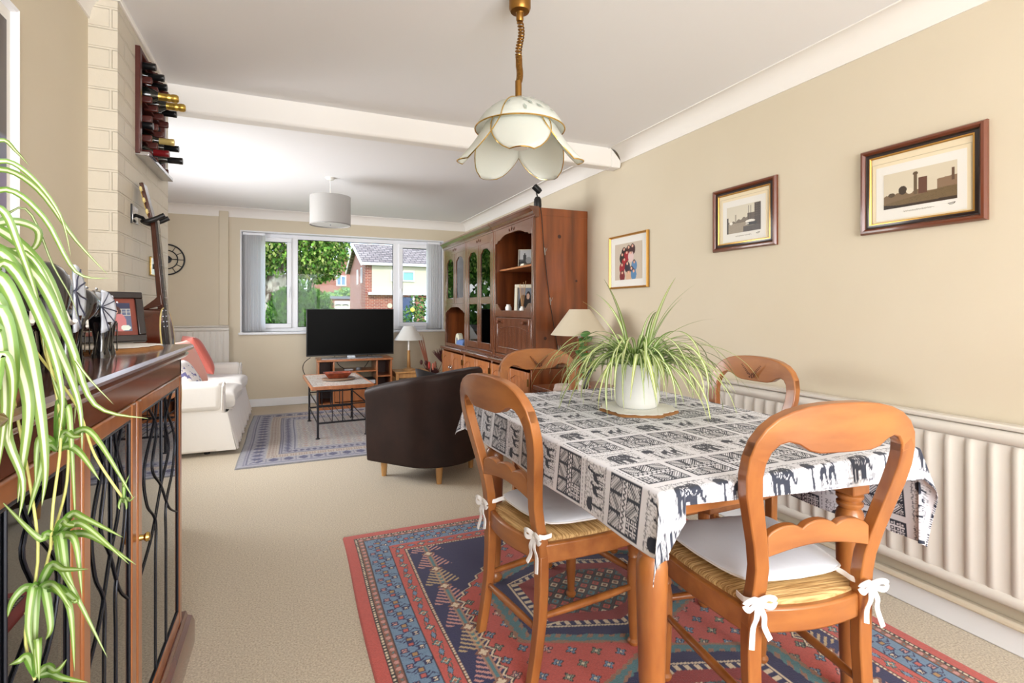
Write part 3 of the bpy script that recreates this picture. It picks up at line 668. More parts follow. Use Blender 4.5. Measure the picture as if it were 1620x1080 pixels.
def arch_piece(m, y0, y1, ztop, zlow, dep, x0, x1, up=True):
    """board with an ogee lower edge, in the yz plane"""
    n = 32; P = []
    for i in range(n+1):
        u = i/n; a = min(u, 1-u)*2
        z = zlow+dep*(0 if a < .12 else (.45*math.sin((a-.12)/.12*PI/2) if a < .24 else (.45-.2*math.sin((a-.24)/.08*PI) if a < .32 else .45+.55*math.sin(min(1, (a-.32)/.4)*PI/2))))
        P.append((y0+(y1-y0)*u, z))
    for i in range(n):
        m.add([(x0, P[i][0], P[i][1]), (x0, P[i+1][0], P[i+1][1]), (x0, P[i+1][0], ztop), (x0, P[i][0], ztop), (x1, P[i][0], P[i][1]), (x1, P[i+1][0], P[i+1][1]), (x1, P[i+1][0], ztop), (x1, P[i][0], ztop)],
              [(0, 1, 2, 3), (7, 6, 5, 4), (0, 4, 5, 1), (3, 2, 6, 7)]+([(0, 3, 7, 4)] if i == 0 else [])+([(1, 5, 6, 2)] if i == n-1 else []))
    return m
def glazed_door(t, y0, y1, z0, z1, mids, side):
    g = .005; y0 += g; y1 -= g; s = .048
    m = M().box(UF-.02, UF, y0, y0+s, z0, z1).box(UF-.02, UF, y1-s, y1, z0, z1).box(UF-.019, UF-.001, y0+s, y1-s, z0, z0+.07)
    arch_piece(m, y0+s, y1-s, z1, z1-.10, .045, UF-.019, UF-.001)
    for a, b in mids: m.box(UF-.019, UF-.001, y0+s, y1-s, a, b)
    d = m.build('door', pine_f, t, bevel=.003)
    M().box(UF-.012, UF-.009, y0+s-.005, y1-s+.005, z0+.06, z1-.04).build('glass_pane', glassmat('cabinet_glass', (205, 212, 205), 1.3), d)
    hy = y1-.03 if side > 0 else y0+.03; hz = 1.53
    M().tube(catmull([(UF+.004, hy, hz+.055), (UF+.022, hy-.006*side, hz+.05), (UF+.026, hy-.022*side, hz+.02), (UF+.024, hy-.014*side, hz-.025), (UF+.012, hy, hz-.045)], 5), .0035, 8).tube([(UF+.004, hy, hz+.07), (UF+.004, hy, hz-.07)], .005, 8).build('handle', chrome, d)
    hy = y0+.004 if side > 0 else y1-.004
    for z in (z0+.08, z1-.08): M().tube([(UF-.004, hy, z-.025), (UF-.004, hy, z+.025)], .006, 8).build('hinge', brass, d)
def base_door(t, y0, y1, side):
    z0, z1 = .075, .675; s = .055; y0 += .005; y1 -= .005
    m = M().box(BF-.0, BF+.02, y0, y0+s, z0, z1).box(BF, BF+.02, y1-s, y1, z0, z1).box(BF+.001, BF+.019, y0+s, y1-s, z0, z0+s)
    arch_piece(m, y0+s, y1-s, z1, z1-.085, .035, BF+.001, BF+.019)
    d = m.build('door', pine_l, t, bevel=.003)
    m = M(); n = 5; w_ = (y1-y0-2*s)/n
    for i in range(n): m.box(BF+.008, BF+.014, y0+s+i*w_+.002, y0+s+(i+1)*w_-.002, z0+s, z1-.03)
    m.box(BF+.012, BF+.017, y0+s, y1-s, z0+s, z1-.03); m.build('panel', pine_l, d, bevel=.001)
    hy = y1-.03 if side > 0 else y0+.03
    M().ball((BF-.018, hy, .50), .014, 12).tube([(BF, hy, .50), (BF-.018, hy, .50)], .006, 8).tube([(BF-.004, hy, .53), (BF-.004, hy, .42)], .006, 8).build('handle', chrome, d)
    hy = y0+.006 if side > 0 else y1-.006
    for z in (z0+.1, z1-.08): M().box(BF-.004, BF, hy-.012, hy+.012, z-.03, z+.03).build('hinge', brass, d)
for k, lab in enumerate(('dark pine wall unit section with open shelves and drop-down flap, nearest the dining table', 'tall glazed double-door section in the middle of the dark pine wall unit', 'pine wall unit section by the window, glazed doors above an open recess')):
    y0, y1 = UY[k]+.003, UY[k+1]-.003
    t = thing('wall_unit', lab, 'cabinet', (0, 0, 0), group='sections of the dark pine wall unit')
    # carcase: base and upper
    c = M().box(BF+.02, UB, y0, y0+.018, .0, .7).box(BF+.02, UB, y1-.018, y1, 0, .7).box(UB-.01, UB, y0+.018, y1-.018, .02, .7).box(BF+.03, UB-.01, y0+.018, y1-.018, .06, .075)
    c.box(BF+.04, BF+.055, y0+.018, y1-.018, 0, .06); c.build('base_carcase', pine, t, bevel=.002)
    M().box(BF-.022, UB, y0-.001, y1+.001, .70, .735).build('counter', pine_f, t, bevel=.010, seg=3)
    M().box(UF-.0, UB, y0, y0+.02, .736, UZ1-.04).box(UF, UB, y1-.02, y1, .736, UZ1-.04).box(UF, UB, y0+.02, y1-.02, UZ1-.058, UZ1-.04).build('upper_carcase', pine, t, bevel=.002)
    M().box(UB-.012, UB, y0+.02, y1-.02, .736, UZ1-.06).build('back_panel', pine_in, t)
    M().box(UF-.022, UF, y0, y0+.04, .736, UZ1-.055).box(UF-.022, UF, y1-.04, y1, .736, UZ1-.055).box(UF-.021, UF-.001, y0+.04, y1-.04, .736, .776).build('face_frame', pine_f, t, bevel=.003)
    # cornice
    prof = [(0, 0), (-.018, .006), (-.018, .018), (-.03, .026), (-.036, .045), (-.052, .058), (-.064, .07), (-.064, .085), (.02, .085), (.02, 0)]
    M().prism([(UF-.01+p[0], UZ1-.065+p[1]) for p in prof], y0-(.04 if k == 0 else -.001), y1+(.04 if k == 2 else -.001), 'y').build('cornice', pine_f, t, smooth=25)
    M().box(UF-.0, UB, y0, y1, UZ1-.04, UZ1+.02 if k == 0 else UZ1+.015).build('top_board', pine, t)
    # frieze with painted spray
    if k == 0:
        f = arch_piece(M(), y0+.04, y1-.04, UZ1-.055, 1.80, .06, UF-.021, UF-.001); f.build('frieze', pine_f, t, bevel=.002)
    else:
        M().box(UF-.021, UF-.001, y0+.04, y1-.04, 1.84, UZ1-.055).build('frieze', pine_f, t, bevel=.002)
    m = M(); yc = (y0+y1)/2
    for s in (-1, 0, 1):
        for j in range(3):
            a = s*.9+(j-1)*.3; L = .045-.01*abs(j-1); p = Vector((UF-.0225, yc+s*.035, 1.875)); d = Vector((0, math.sin(a)*L, math.cos(a)*L)); n_ = Vector((0, d.z, -d.y))*.18
            m.add([p, p+d*.5+n_, p+d, p+d*.5-n_], [(0, 1, 2, 3)])
    m.build('carved_spray', carve_m, t, smooth=0)
    ym = (y0+y1)/2
    base_door(t, y0+.01, ym, 1); base_door(t, ym, y1-.01, -1)
    if k == 0:
        M().box(UF+.03, UB-.012, y0+.02, y1-.02, 1.545, 1.562).build('shelf', pine_l, t, bevel=.002)
        M().box(UF, UB-.012, y0+.02, y1-.02, 1.12, 1.14).build('shelf', pine_l, t, bevel=.002)
        # lip rail with swept ends
        n = 20; P = []
        a, b = y0+.04, y1-.04
        top = [(a, 1.235), (a+.06, 1.235), (a+.10, 1.205), (a+.14, 1.175), (b-.14, 1.175), (b-.10, 1.205), (b-.06, 1.235), (b, 1.235)]
        M().prism([(a, 1.115)]+top+[(b, 1.115)], UF-.022, UF-.002, 'x').build('lip_rail', pine_f, t, bevel=.003)
        m = M().box(UF-.02, UF, a+.004, a+.055, .78, 1.11).box(UF-.02, UF, b-.055, b-.004, .78, 1.11).box(UF-.019, UF-.001, a+.055, b-.055, .78, .84)
        arch_piece(m, a+.055, b-.055, 1.11, 1.0, .03, UF-.019, UF-.001)
        d = m.build('drop_flap', pine_f, t, bevel=.004)
        m = M(); nn = 9; w_ = (b-a-.11)/nn
        for i in range(nn): m.box(UF-.012, UF-.006, a+.055+i*w_+.0015, a+.055+(i+1)*w_-.0015, .84, 1.05)
        m.box(UF-.008, UF-.003, a+.055, b-.055, .84, 1.05); m.build('panel', pine_f, d)
        for y in (a+.12, b-.12):
            M().lathe([(0, 0), (.010, 0), (.008, .01), (.016, .018), (.018, .026), (.012, .034), (0, .036)], T=Matrix.Translation((UF-.02, y, 1.07)) @ Matrix.Rotation(-PI/2, 4, 'Y'), n=14).build('knob', carve_m, d)
    elif k == 1:
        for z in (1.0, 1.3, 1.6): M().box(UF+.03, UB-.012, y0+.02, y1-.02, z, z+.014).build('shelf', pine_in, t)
        glazed_door(t, y0+.035, ym, .78, 1.845, [(1.24, 1.31)], 1); glazed_door(t, ym, y1-.035, .78, 1.845, [(1.24, 1.31)], -1)
    else:
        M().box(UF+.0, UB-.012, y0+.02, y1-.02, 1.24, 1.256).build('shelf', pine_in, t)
        glazed_door(t, y0+.035, ym, 1.25, 1.845, [], 1); glazed_door(t, ym, y1-.035, 1.25, 1.845, [], -1)
        arch_piece(M(), y0+.04, y1-.04, 1.25, 1.15, .06, UF-.021, UF-.003).build('valance', pine_f, t, bevel=.002)
# knots on the end panel
m = M()
for x, z, r in ((2.03, 1.78, .018), (2.19, 1.42, .012), (1.9, .95, .016), (2.1, 1.1, .014)): m.lathe([(0, 0), (r, 0), (r*.8, .0008), (0, .001)], T=Matrix.Translation((x, 3.7235, z)) @ Matrix.Rotation(PI/2, 4, 'X'), n=16)
kn = m.build('knots', mat('pine_knot', (60, 26, 12), .5)); kn.parent = [o for o in bpy.data.objects if o.name == 'wall_unit'][0]; kn.name = 'knot_pattern'
# items in the unit
cream_f = mat('cream_frame_card', (226, 220, 200), .6); bw_m = mat('picture_print', (255, 255, 255), .35, attr=True)
def picture_cols(kind, n, k_):
    u = np.linspace(0, 1, n)[:, None]+np.zeros((1, k_)); v = np.linspace(0, 1, k_)[None, :]+np.zeros((n, 1)); q = lambda *c: np.array(c)/255.
    C = np.empty((n, k_, 3)); rs_ = np.random.RandomState(len(kind)*7+n); nz = rs_.rand(n, k_)
    if kind == 'castle':
        C[:] = q(190, 190, 192); C[v < .45] = q(96, 96, 98); C[(np.abs(u-.45) < .12) & (v < .72)] = q(70, 70, 72); C[(np.abs(u-.45) < .05) & (v < .82)] = q(60, 60, 62); C[ell(u, v, .75, .4, .22, .2)] = q(150, 150, 152); C[ell(u, v, .3, .25, .3, .1)] = q(50, 50, 52)
    elif kind == 'portrait':
        C[:] = q(120, 128, 140); C[ell(u, v, .35, .25, .3, .45)] = q(22, 22, 26); C[ell(u, v, .62, .5, .16, .35)] = q(30, 24, 26); C[ell(u, v, .60, .62, .09, .13)] = q(196, 160, 140); C[ell(u, v, .38, .55, .09, .12)] = q(26, 22, 24)
    elif kind == 'couple':
        C[:] = q(90, 100, 130); C[(v > .55) & (((u*9) % 1 < .15)|((v*9) % 1 < .2))] = q(190, 190, 180); C[(v > .78)] = q(44, 50, 80); C[ell(u, v, .30, .62, .15, .2)] = q(50, 28, 30); C[ell(u, v, .62, .72, .15, .18)] = q(70, 36, 34)
        C[ell(u, v, .32, .60, .09, .12)] = q(220, 170, 150); C[ell(u, v, .60, .70, .09, .11)] = q(226, 176, 156); C[ell(u, v, .22, .2, .22, .3)] = q(60, 44, 70); C[ell(u, v, .45, .22, .16, .3)] = q(226, 216, 200); C[ell(u, v, .72, .3, .16, .32)] = q(196, 120, 124); C[ell(u, v, .85, .12, .12, .1)] = q(220, 230, 220)
    elif kind == 'quay':
        C[:] = q(205, 198, 180); sky = v > .38
        C[~sky] = q(150, 138, 120)
        C[(v > .36) & (v < .42+.16*np.clip((u-.2)/.5, 0, 1)+.03*np.sin(u*40))] = q(110, 98, 84); C[(np.abs(u-.27) < .02) & (v < .68) & (v > .4)] = q(150, 142, 126); C[(u > .62) & (u < .86) & (v > .36) & (v < .66)] = q(88, 76, 66); C[(u > .82) & (v > .2) & (v < .98-.0*u)] = q(66, 54, 48)
        C[(u > .82) & (v > .5) & ((u*22) % 1 < .35) & ((v*12) % 1 < .5)] = q(96, 84, 74)
        for x in (.66, .72): C[(np.abs(u-x) < .005) & (v > .4) & (v < .93)] = q(60, 52, 46)
        C[ell(u, v, .70, .36, .14, .06)] = q(226, 222, 212); C[ell(u, v, .74, .27, .16, .06)] = q(40, 38, 40); C[ell(u, v, .62, .27, .05, .02)] = q(236, 232, 224); C[(u < .05) & (v < .6)] = q(60, 52, 46); C[(u > .5) & (v < .2)] = q(72, 64, 60); C[ell(u, v, .13, .38, .05, .05)] = q(226, 222, 210); C[(~sky) & (nz > .8)] *= .85
    elif kind == 'river':
        C[:] = q(208, 198, 176); wall = v < .14+.26*u
        C[(v < .34+.18*u+.04*np.sin(u*38)*(u < .45)) & (u > .0)] = q(120, 98, 72); C[wall] = q(112, 92, 62); C[(v < .06+.02*u+.10*(1-u)*0)] = q(60, 44, 30)
        C[(np.abs(u-.46) < .025) & (v > .3) & (v < .92)] = q(100, 82, 60); C[(np.abs(u-.46) < .035) & (v > .84) & (v < .9)] = q(90, 72, 52); C[(u > .5) & (u < .62) & (v > .3) & (v < .74)] = q(96, 62, 46); C[(u > .62) & (u < .75) & (v > .34) & (v < .68)] = q(206, 196, 174)
        C[(u > .75) & (v > .36) & (v < .6+.14*(u-.75))] = q(134, 108, 84); C[(np.abs(u-.95) < .02) & (v < .82) & (v > .5)] = q(96, 72, 54); C[ell(u, v, .28, .47, .06, .12)] = q(60, 46, 32); C[ell(u, v, .12, .38, .05, .06)] = q(80, 64, 46); C[ell(u, v, .38, .42, .05, .08)] = q(216, 206, 184)
        C[(v < .12-.25*u)] = q(44, 32, 22); C[wall & (nz > .75)] *= .88
    elif kind == 'family':
        C[:] = q(196, 184, 168); row = [(.35, .84, 26, 24, 28), (.52, .88, 70, 40, 36), (.66, .90, 60, 30, 34), (.28, .70, 36, 40, 36), (.45, .74, 150, 30, 44), (.60, .72, 216, 190, 186), (.36, .56, 160, 36, 46), (.27, .42, 150, 40, 50), (.47, .44, 44, 40, 56), (.72, .46, 90, 130, 170), (.62, .3, 60, 60, 80), (.28, .2, 120, 40, 44), (.52, .2, 206, 170, 140), (.70, .22, 84, 130, 170)]
        for x, y, r, g, b in row: C[ell(u, v, x, y-.10, .10, .15)] = q(r, g, b); C[ell(u, v, x, y+.01, .045, .05)] = q(60, 40, 34); C[ell(u, v, x, y-.005, .032, .038)] = q(222, 172, 150)
    elif kind == 'dark_poster':
        C[:] = q(52, 46, 44); C[(v > .82)] = q(36, 28, 30); C[(u > .5) & (v > .4)] = q(86, 76, 66); C[(np.abs(u-.62) < .22) & (v > .3) & (v < .76)] = q(34, 32, 36); C[(u > .7) & (v < .4)] = q(110, 112, 130); C[(u > .62) & (v < .22)] = q(130, 120, 150)
    return C
def flat_pic(w, h, kind, n, parent, T, name='print'):
    k_ = max(8, int(n*h/w)); C = picture_cols(kind, n, k_); A = np.linspace(0, 1, n); B = np.linspace(0, 1, k_)
    P = np.empty((n, k_, 3)); T = np.array(T)
    X, Z = np.meshgrid(A*w-w/2, B*h-h/2, indexing='ij'); L = np.stack([X, X*0, Z, X*0+1], -1) @ T.T; P = L[..., :3]
    return gridmesh(name, P, C, bw_m, parent, smooth=0)
def frame_bars(w, h, t, d):  # outer w,h centred; front faces -y (local), depth d
    return M().box(-w/2, w/2, -d, 0, -h/2, -h/2+t).box(-w/2, w/2, -d, 0, h/2-t, h/2).box(-w/2, -w/2+t, -d, 0, -h/2+t, h/2-t).box(w/2-t, w/2, -d, 0, -h/2+t, h/2-t)
def mitred(w, h, prof, T=None):
    """picture frame moulding: prof [(inward, out)] swept round the rectangle, front towards -y"""
    m = M(); n = len(prof); V = []
    for sx, sz in ((-1, -1), (1, -1), (1, 1), (-1, 1)):
        for a, o in prof: V.append((sx*(w/2-a), -o, sz*(h/2-a)))
    F = [(c*n+j, c*n+(j+1) % n, ((c+1) % 4)*n+(j+1) % n, ((c+1) % 4)*n+j) for c in range(4) for j in range(n)]
    return m.add(V, F, T)
def leaning(name, label, loc, rz, w, h, kind, fm, t_, matm, mw, tilt=.12, inner=None):
    t = thing(name, label, 'photo frame', loc, rz)
    T = Matrix.Rotation(-tilt, 4, 'X') @ Matrix.Translation((0, 0, h/2+.002))
    m = frame_bars(w, h, t_, .018); m.v = [tuple(T @ Vector(p)) for p in m.v]; m.build('frame', fm, t, bevel=.003)
    m = M().box(-w/2+t_, w/2-t_, -.010, -.004, -h/2+t_, h/2-t_, T); m.build('mount', matm, t)
    flat_pic(w-2*t_-2*mw, h-2*t_-2*mw, kind, 60, t, T @ Matrix.Translation((0, -.0108, 0)))
    M().box(-.02, .02, -.004, .004, 0, .6*h, T=Matrix.Translation((0, .004+.0, .0)) @ Matrix.Translation((0, h*math.sin(tilt)*.62+.03, 0)) @ Matrix.Rotation(.2, 4, 'X')).build('strut', fm, t)
    return t
leaning('photo_frame', 'black and white castle photo standing on the upper open shelf of the wall unit', (1.99, 4.30, 1.563), CR(-34), .13, .17, 'castle', cream_f, .004, cream_f, .001)
leaning('photo_frame', 'white framed portrait photo on the lower open shelf of the wall unit', (1.98, 4.26, 1.141), CR(-36), .22, .27, 'portrait', cream_f, .028, cream_f, .004)
white_c = mat('white_glazed_china', (236, 234, 228), .25)
t = tag(M().box(-.05, .05, -.035, .035, 0, .012).box(-.046, .046, -.032, .03, .013, .024).build('small_books', cream_f, bevel=.002), 'two thin pale booklets lying beside the castle photo on the shelf', 'booklet'); t.location = (1.93, 4.14, 1.563); t.name = 'booklet_pair'
for (y, r, h, lb) in ((4.44, .03, .09, 'small white jar beside the white framed portrait on the shelf'), (4.12, .028, .07, 'small white vase holding reed sticks in front of the portrait photo')):
    t = thing('ornament_jar', lb, 'jar', (1.88, y, 1.141))
    M().lathe([(0, 0), (r*.8, 0), (r, h*.3), (r, h*.7), (r*.6, h*.9), (r*.7, h), (r*.5, h), (r*.5, h*.8), (0, h*.7)], n=16).build('jar_body', white_c, t)
    if r < .029:
        for k in range(6): a = k*1.05; M().tube([(.006*math.cos(a), .006*math.sin(a), .05), (.045*math.cos(a)*.5, .05*math.sin(a), .24+.01*k)], .0022, 6).build('reed_stick', mat('reed', (206, 160, 110), .7), t)
t = thing('radio', 'small cream arched box on the counter recess of the wall unit', 'ornament', (1.90, 6.02, .736))
P = [(-.07, 0), (.07, 0), (.07, .09), (.05, .14), (.0, .16), (-.05, .14), (-.07, .09)]
M().prism(P, -.03, .03, 'x').build('box_body', mat('cream_plastic', (226, 222, 196), .5), t, bevel=.006); M().prism([(p[0]*.45, .03+p[1]*.5) for p in P], -.032, -.0305, 'x').build('picture_label', mat('grey_label', (120, 120, 130), .6), t); t.name = 'arched_box'
tag(M().pillow(0, 0, .05, .17, .24, .10, e=.25).build('pouch', mat('blue_fabric', (92, 118, 168), .8)), 'blue fabric pouch on the wall unit counter next to the cream box', 'pouch').location = (1.89, 5.72, .736)
# spotlight on the top corner, cord with clips down the side
t = thing('clip_spotlight', 'black clip-on spotlight on top of the wall unit corner', 'spotlight', (1.86, 3.78, UZ1+.021))
M().lathe([(0, 0), (.030, 0), (.032, .03), (.030, .075), (.018, .095), (0, .1)], n=20).build('base_housing', black_m, t)
M().tube([(0, 0, .09), (-.012, 0, .13)], .006, 8).build('arm', black_m, t)
M().lathe([(0, 0), (.022, 0), (.026, .02), (.026, .07), (.023, .07), (.02, .055), (0, .05)], n=20, T=RT((.02, -.005, .135), ry=-.9)).build('lamp_head', black_m, t)
t = thing('hanging_cord', 'thin black cord with clear clips hanging down the end of the wall unit', 'cord', (0, 0, 0))
cp = [(1.85, 3.712, UZ1+.024), (1.862, 3.708, 1.92), (1.885, 3.712, 1.66), (1.93, 3.712, 1.30), (1.97, 3.712, 1.06), (2.01, 3.712, .84), (2.0, 3.712, .70)]
M().tube(catmull(cp, 6), .0028, 6).build('cord_line', black_m, t)
for x, z in ((1.886, 1.65), (1.935, 1.25), (2.008, .86)): M().tube([(x, 3.708, z+.03), (x+.004, 3.704, z-.03)], .005, 8).tube([(x+.012, 3.708, z), (x+.022, 3.706, z+.03)], .0018, 6).build('clip', chrome, t)
# ---- TV stand, TV and boxes
ts = thing('tv_stand', 'warm pine television stand with open compartments under the window', 'tv stand', (.735, 6.63, 0))
w2, d2 = .43, .20
M().box(-w2-.012, w2+.012, -d2-.012, d2, .565, .59).build('top', pine_l, ts, bevel=.005)
M().box(-w2, w2, -d2-.01, d2, .0, .075).build('plinth', pine_l, ts, bevel=.004)
for x in (-w2, -w2+.17, w2-.19, w2-.018): M().box(x, x+.018, -d2, d2, .075, .565).build('upright', pine_l, ts, bevel=.002)
M().box(-w2+.018, w2-.018, d2-.005, d2, .075, .22).build('back_panel', pine_in, ts)
for x0, x1 in ((-w2+.018, -w2+.17), (w2-.172, w2-.018)): M().box(x0, x1, d2-.008, d2-.003, .2, .565).build('back_panel', pine_in, ts)
for x0, x1, z in ((-w2+.188, w2-.19, .43), (w2-.172, w2-.018, .36), (-w2+.018, -w2+.17, .25), (-w2+.188, w2-.19, .26)): M().box(x0, x1, -d2+.01, d2-.01, z, z+.015).build('shelf', pine_l, ts)
M().box(-w2+.192, w2-.194, -d2-.004, -d2+.014, .085, .255).build('drawer', pine_l, ts, bevel=.006)
tvm = mat('tv_screen', (3, 3, 3), .35, spec=.05)
tv = thing('television', 'large black flat screen television on the pine stand below the window', 'television', (.70, 6.60, .590))
M().box(-.515, .515, -.0, .05, .03, .60).build('casing', black_m, tv, bevel=.006)
M().box(-.505, .505, -.002, .001, .045, .592).build('screen', tvm, tv)
M().box(-.35, .36, -.13, .09, .0, .008).box(-.05, .05, .01, .035, .008, .06).build('foot_stand', mat('silver_plastic', (170, 175, 182), .25, .7), tv, bevel=.003)
t = thing('set_top_box', 'silver and black box in the television stand compartment', 'media box', (.80, 6.60, .276)); M().box(-.17, .17, -.15, .1, 0, .06).build('box_casing', black_m, t, bevel=.004); M().box(-.06, .165, -.152, -.149, .008, .05).build('front_panel', mat('silver_panel', (196, 198, 200), .3, .3), t)
t = M().box(-.05, .05, -.03, .03, 0, .02).build('remote_sensor', mat('grey_box', (150, 152, 156), .4), bevel=.005); tag(t, 'small flat grey box on the upper shelf of the television stand', 'small box'); t.location = (.66, 6.52, .446)
t = M().lathe([(0, 0), (.03, 0), (.034, .012), (.03, .03), (0, .034)], n=18).build('puck_speaker', mat('grey_puck', (96, 98, 102), .4)); tag(t, 'round dark grey disc device on the television stand shelf', 'device'); t.location = (.78, 6.53, .446)
for i, (pts, lb) in enumerate((([(.235, 6.7, .60), (.17, 6.74, .54), (.15, 6.76, .46), (.19, 6.74, .37), (.26, 6.72, .35), (.29, 6.8, .30)], 'black cable looping from the television past the pine stand edge'), ([(.52, 6.80, .60), (.56, 6.78, .50), (.62, 6.72, .452), (.66, 6.56, .455)], 'black cable running down to the small grey box'), ([(.98, 6.82, .60), (.92, 6.80, .50), (.88, 6.78, .45)], 'black cable slanting behind the television stand shelf, beside its twin'), ([(.92, 6.83, .60), (.98, 6.82, .52), (1.02, 6.8, .46)], 'black cable crossing behind the shelf near the upright'))):
    tag(M().tube(catmull(pts, 6), .0045, 8).build('cable', black_m), lb, 'cable', 'cables behind the television')
# ---- coffee table
ct = thing('coffee_table', 'small coffee table with pale mosaic top and black wire magazine rack base', 'coffee table', (.43, 5.42, .0095), CR(3))
mos = mat('mosaic_top', (232, 226, 216), .25, noise=(70, (200, 180, 172), (1, 1, 1), .5, .6), bump=(50, .1, (1, 1, 1)), coat=.6)
M().box(-.26, .26, -.47, .47, .455, .478).build('tabletop', mos, ct, bevel=.003)
m = M().box(-.275, .275, -.485, -.47, .45, .482).box(-.275, .275, .47, .485, .45, .482).box(-.275, -.26, -.47, .47, .45, .482).box(.26, .275, -.47, .47, .45, .482); m.build('edge_banding', pine_l, ct, bevel=.003)
for x in (-.215, .215):
    for y in (-.42, .42):
        M().tube([(x, y, .002), (x, y, .45)], .010, 10).lathe([(0, 0), (.02, 0), (.02, .006), (.008, .01), (0, .01)], (x, y, .0), 12).build('leg', iron, ct)
for z in (.43, .30, .14):
    for y in (-.42, .42): M().tube([(-.215, y, z), (.215, y, z)], .006 if z > .2 else .009, 8).build('rail', iron, ct)
    for x in (-.215, .215): M().tube([(x, -.42, z), (x, .42, z)], .006, 8).build('rail', iron, ct)
for y in (-.42, .42):
    for x in (-.09, 0, .09): M().tube([(x, y, .14), (x, y, .45)], .0045, 8).build('upright_rod', iron, ct)
for x in (-.15, -.09, -.03, .03, .09, .15): M().tube(catmull([(x, -.42, .14), (x, -.2, .145), (x, .2, .145), (x, .42, .14)], 4), .003, 6).build('rack_wire', iron, ct)
tag(M().lathe([(0, 0), (.155, 0), (.16, .006), (.155, .012), (0, .012)], n=36).build('serving_board', mat('grey_wood_board', (128, 104, 84), .6)), 'round brown wooden board on the coffee table under the bowl', 'board').location = (.45, 5.40, .493)
m = M(); n = 4; V = []
for r0, r1, z in ((.085, .06, 0), (.125, .09, .05), (.132, .095, .052), (.125, .088, .052), (.085, .058, .012)):
    V += [(-r0, -r1, z), (r0, -r1, z), (r0, r1, z), (-r0, r1, z)]
F = [(l*4+i, l*4+(i+1) % 4, (l+1)*4+(i+1) % 4, (l+1)*4+i) for l in range(4) for i in range(4)]+[(3, 2, 1, 0), (16, 17, 18, 19)]
tag(m.add(V, F).build('dish', mat('terracotta_glaze', (156, 74, 44), .35, noise=(20, (110, 46, 28), (1, 1, 1)), coat=.4), bevel=.004), 'rectangular reddish brown dish on the round wooden board', 'dish').location = (.44, 5.40, .5065)
# ---- lounge rug
def rug2(X, Y):
    q = lambda r, g, b: np.array([r, g, b])/255
    x0, x1, y0, y1 = -.37, 1.20, 4.30, 6.40; d = np.minimum(np.minimum(X-x0, x1-X), np.minimum(Y-y0, y1-Y)); sx = np.minimum(X-x0, x1-X) < np.minimum(Y-y0, y1-Y); s = np.where(sx, Y, X)
    C = np.empty(X.shape+(3,)); base = q(160, 155, 152); C[:] = q(124, 122, 124); ind, lil, bei = q(52, 52, 92), q(104, 102, 124), q(168, 156, 142)
    C[d > .015] = q(146, 145, 154)
    def line(a, b, c): C[(d > a) & (d < b)] = c
    line(.03, .036, ind); line(.05, .056, lil); line(.07, .076, ind)
    m_ = (d > .09) & (d < .19); p = .11; u = (s/p) % 1; e = (d-.14)/.05; C[m_ & (np.abs(e) < np.abs(u*2-1))] = ind; C[m_ & (np.abs(e) < .25) & (np.abs(u-.5) < .2)] = base; C[m_ & (np.abs(u-.5) < .06)] = lil
    line(.19, .196, ind); m_ = (d > .2) & (d < .29); C[m_] = bei; C[m_ & (((s/.016) % 1) < .4) & (((d/.014) % 1) < .5)] = q(120, 84, 84)
    line(.29, .298, ind); line(.31, .316, ind); m_ = (d > .32) & (d < .40); C[m_ & (np.abs((d-.36)/.04) < np.abs(((s/.05) % 1)*2-1)*.9)] = ind
    line(.41, .417, ind); line(.425, .43, ind)
    f = d > .435; C[f] = q(162, 156, 148); g = np.abs(((X/.09) % 1)*2-1)+np.abs(((Y/.07) % 1)*2-1); C[f & (g < .5)] = q(150, 120, 112); C[f & (np.abs(g-1) < .08)] = q(120, 112, 122); C[f & (g > 1.7)] = lil
    return np.clip(C*(.93+.1*rs.rand(*X.shape)[..., None]), 0, 1)
rug('lounge_rug', -.37, 1.20, 4.30, 6.40, rug2, .009, 'grey and blue patterned rug under the coffee table')
# ---- side table, lamp, dried flowers
oak = wood('pale_oak', (196, 150, 92), (172, 124, 70), .45, 5)
t = thing('side_table', 'small pale oak side table between the television and the dried flowers', 'side table', (1.42, 6.62, 0))
M().box(-.21, .21, -.17, .17, .385, .405).build('tabletop', oak, t, bevel=.003); M().box(-.19, .19, -.15, .15, .325, .385).build('apron', oak, t, bevel=.002)
for x in (-.185, .185):
    for y in (-.145, .145): M().box(x-.018, x+.018, y-.018, y+.018, 0, .385).build('leg', oak, t, bevel=.002)
linen = translucent(mat('white_lamp_linen', (232, 231, 226), .8), .3); linen2 = translucent(mat('cream_lamp_linen', (222, 212, 190), .8), .3, (.85, .78, .66))
def table_lamp(loc, label, r0, r1, zs0, zs1, stem, lm, wm_):
    t = thing('table_lamp', label, 'table lamp', loc)
    M().lathe([(0, 0), (.085, 0), (.085, .008), (.06, .02), (.025, .028), (.025, .03), (0, .03)], n=28).build('base', wm_, t)
    M().lathe([(0, .028), (.024, .028), (.022, .1), (.017, stem-.02), (.02, stem-.012), (.02, stem), (0, stem)], n=20).build('stem', wm_, t)
    M().lathe([(0, stem), (.012, stem), (.012, zs0+.09), (0, zs0+.09)], n=12).build('lamp_holder', white_c, t)
    M().ball((0, 0, zs0+.11), .028, 14).build('bulb', white_c, t)
    M().lathe([(r0, zs0), (r1, zs1), (r1-.003, zs1), (r0-.003, zs0), (r0, zs0)], n=40).build('lamp_shade', lm, t)
    M().tube([(r1-.002, 0, zs1-.004), (.0, 0, zs1-.012), (-r1+.002, 0, zs1-.004)], .0015, 6).tube([(0, r1-.002, zs1-.004), (0, 0, zs1-.012), (0, -r1+.002, zs1-.004)], .0015, 6).tube([(0, 0, zs0+.09), (0, 0, zs1-.01)], .003, 6).build('shade_carrier', brass, t)
    return t
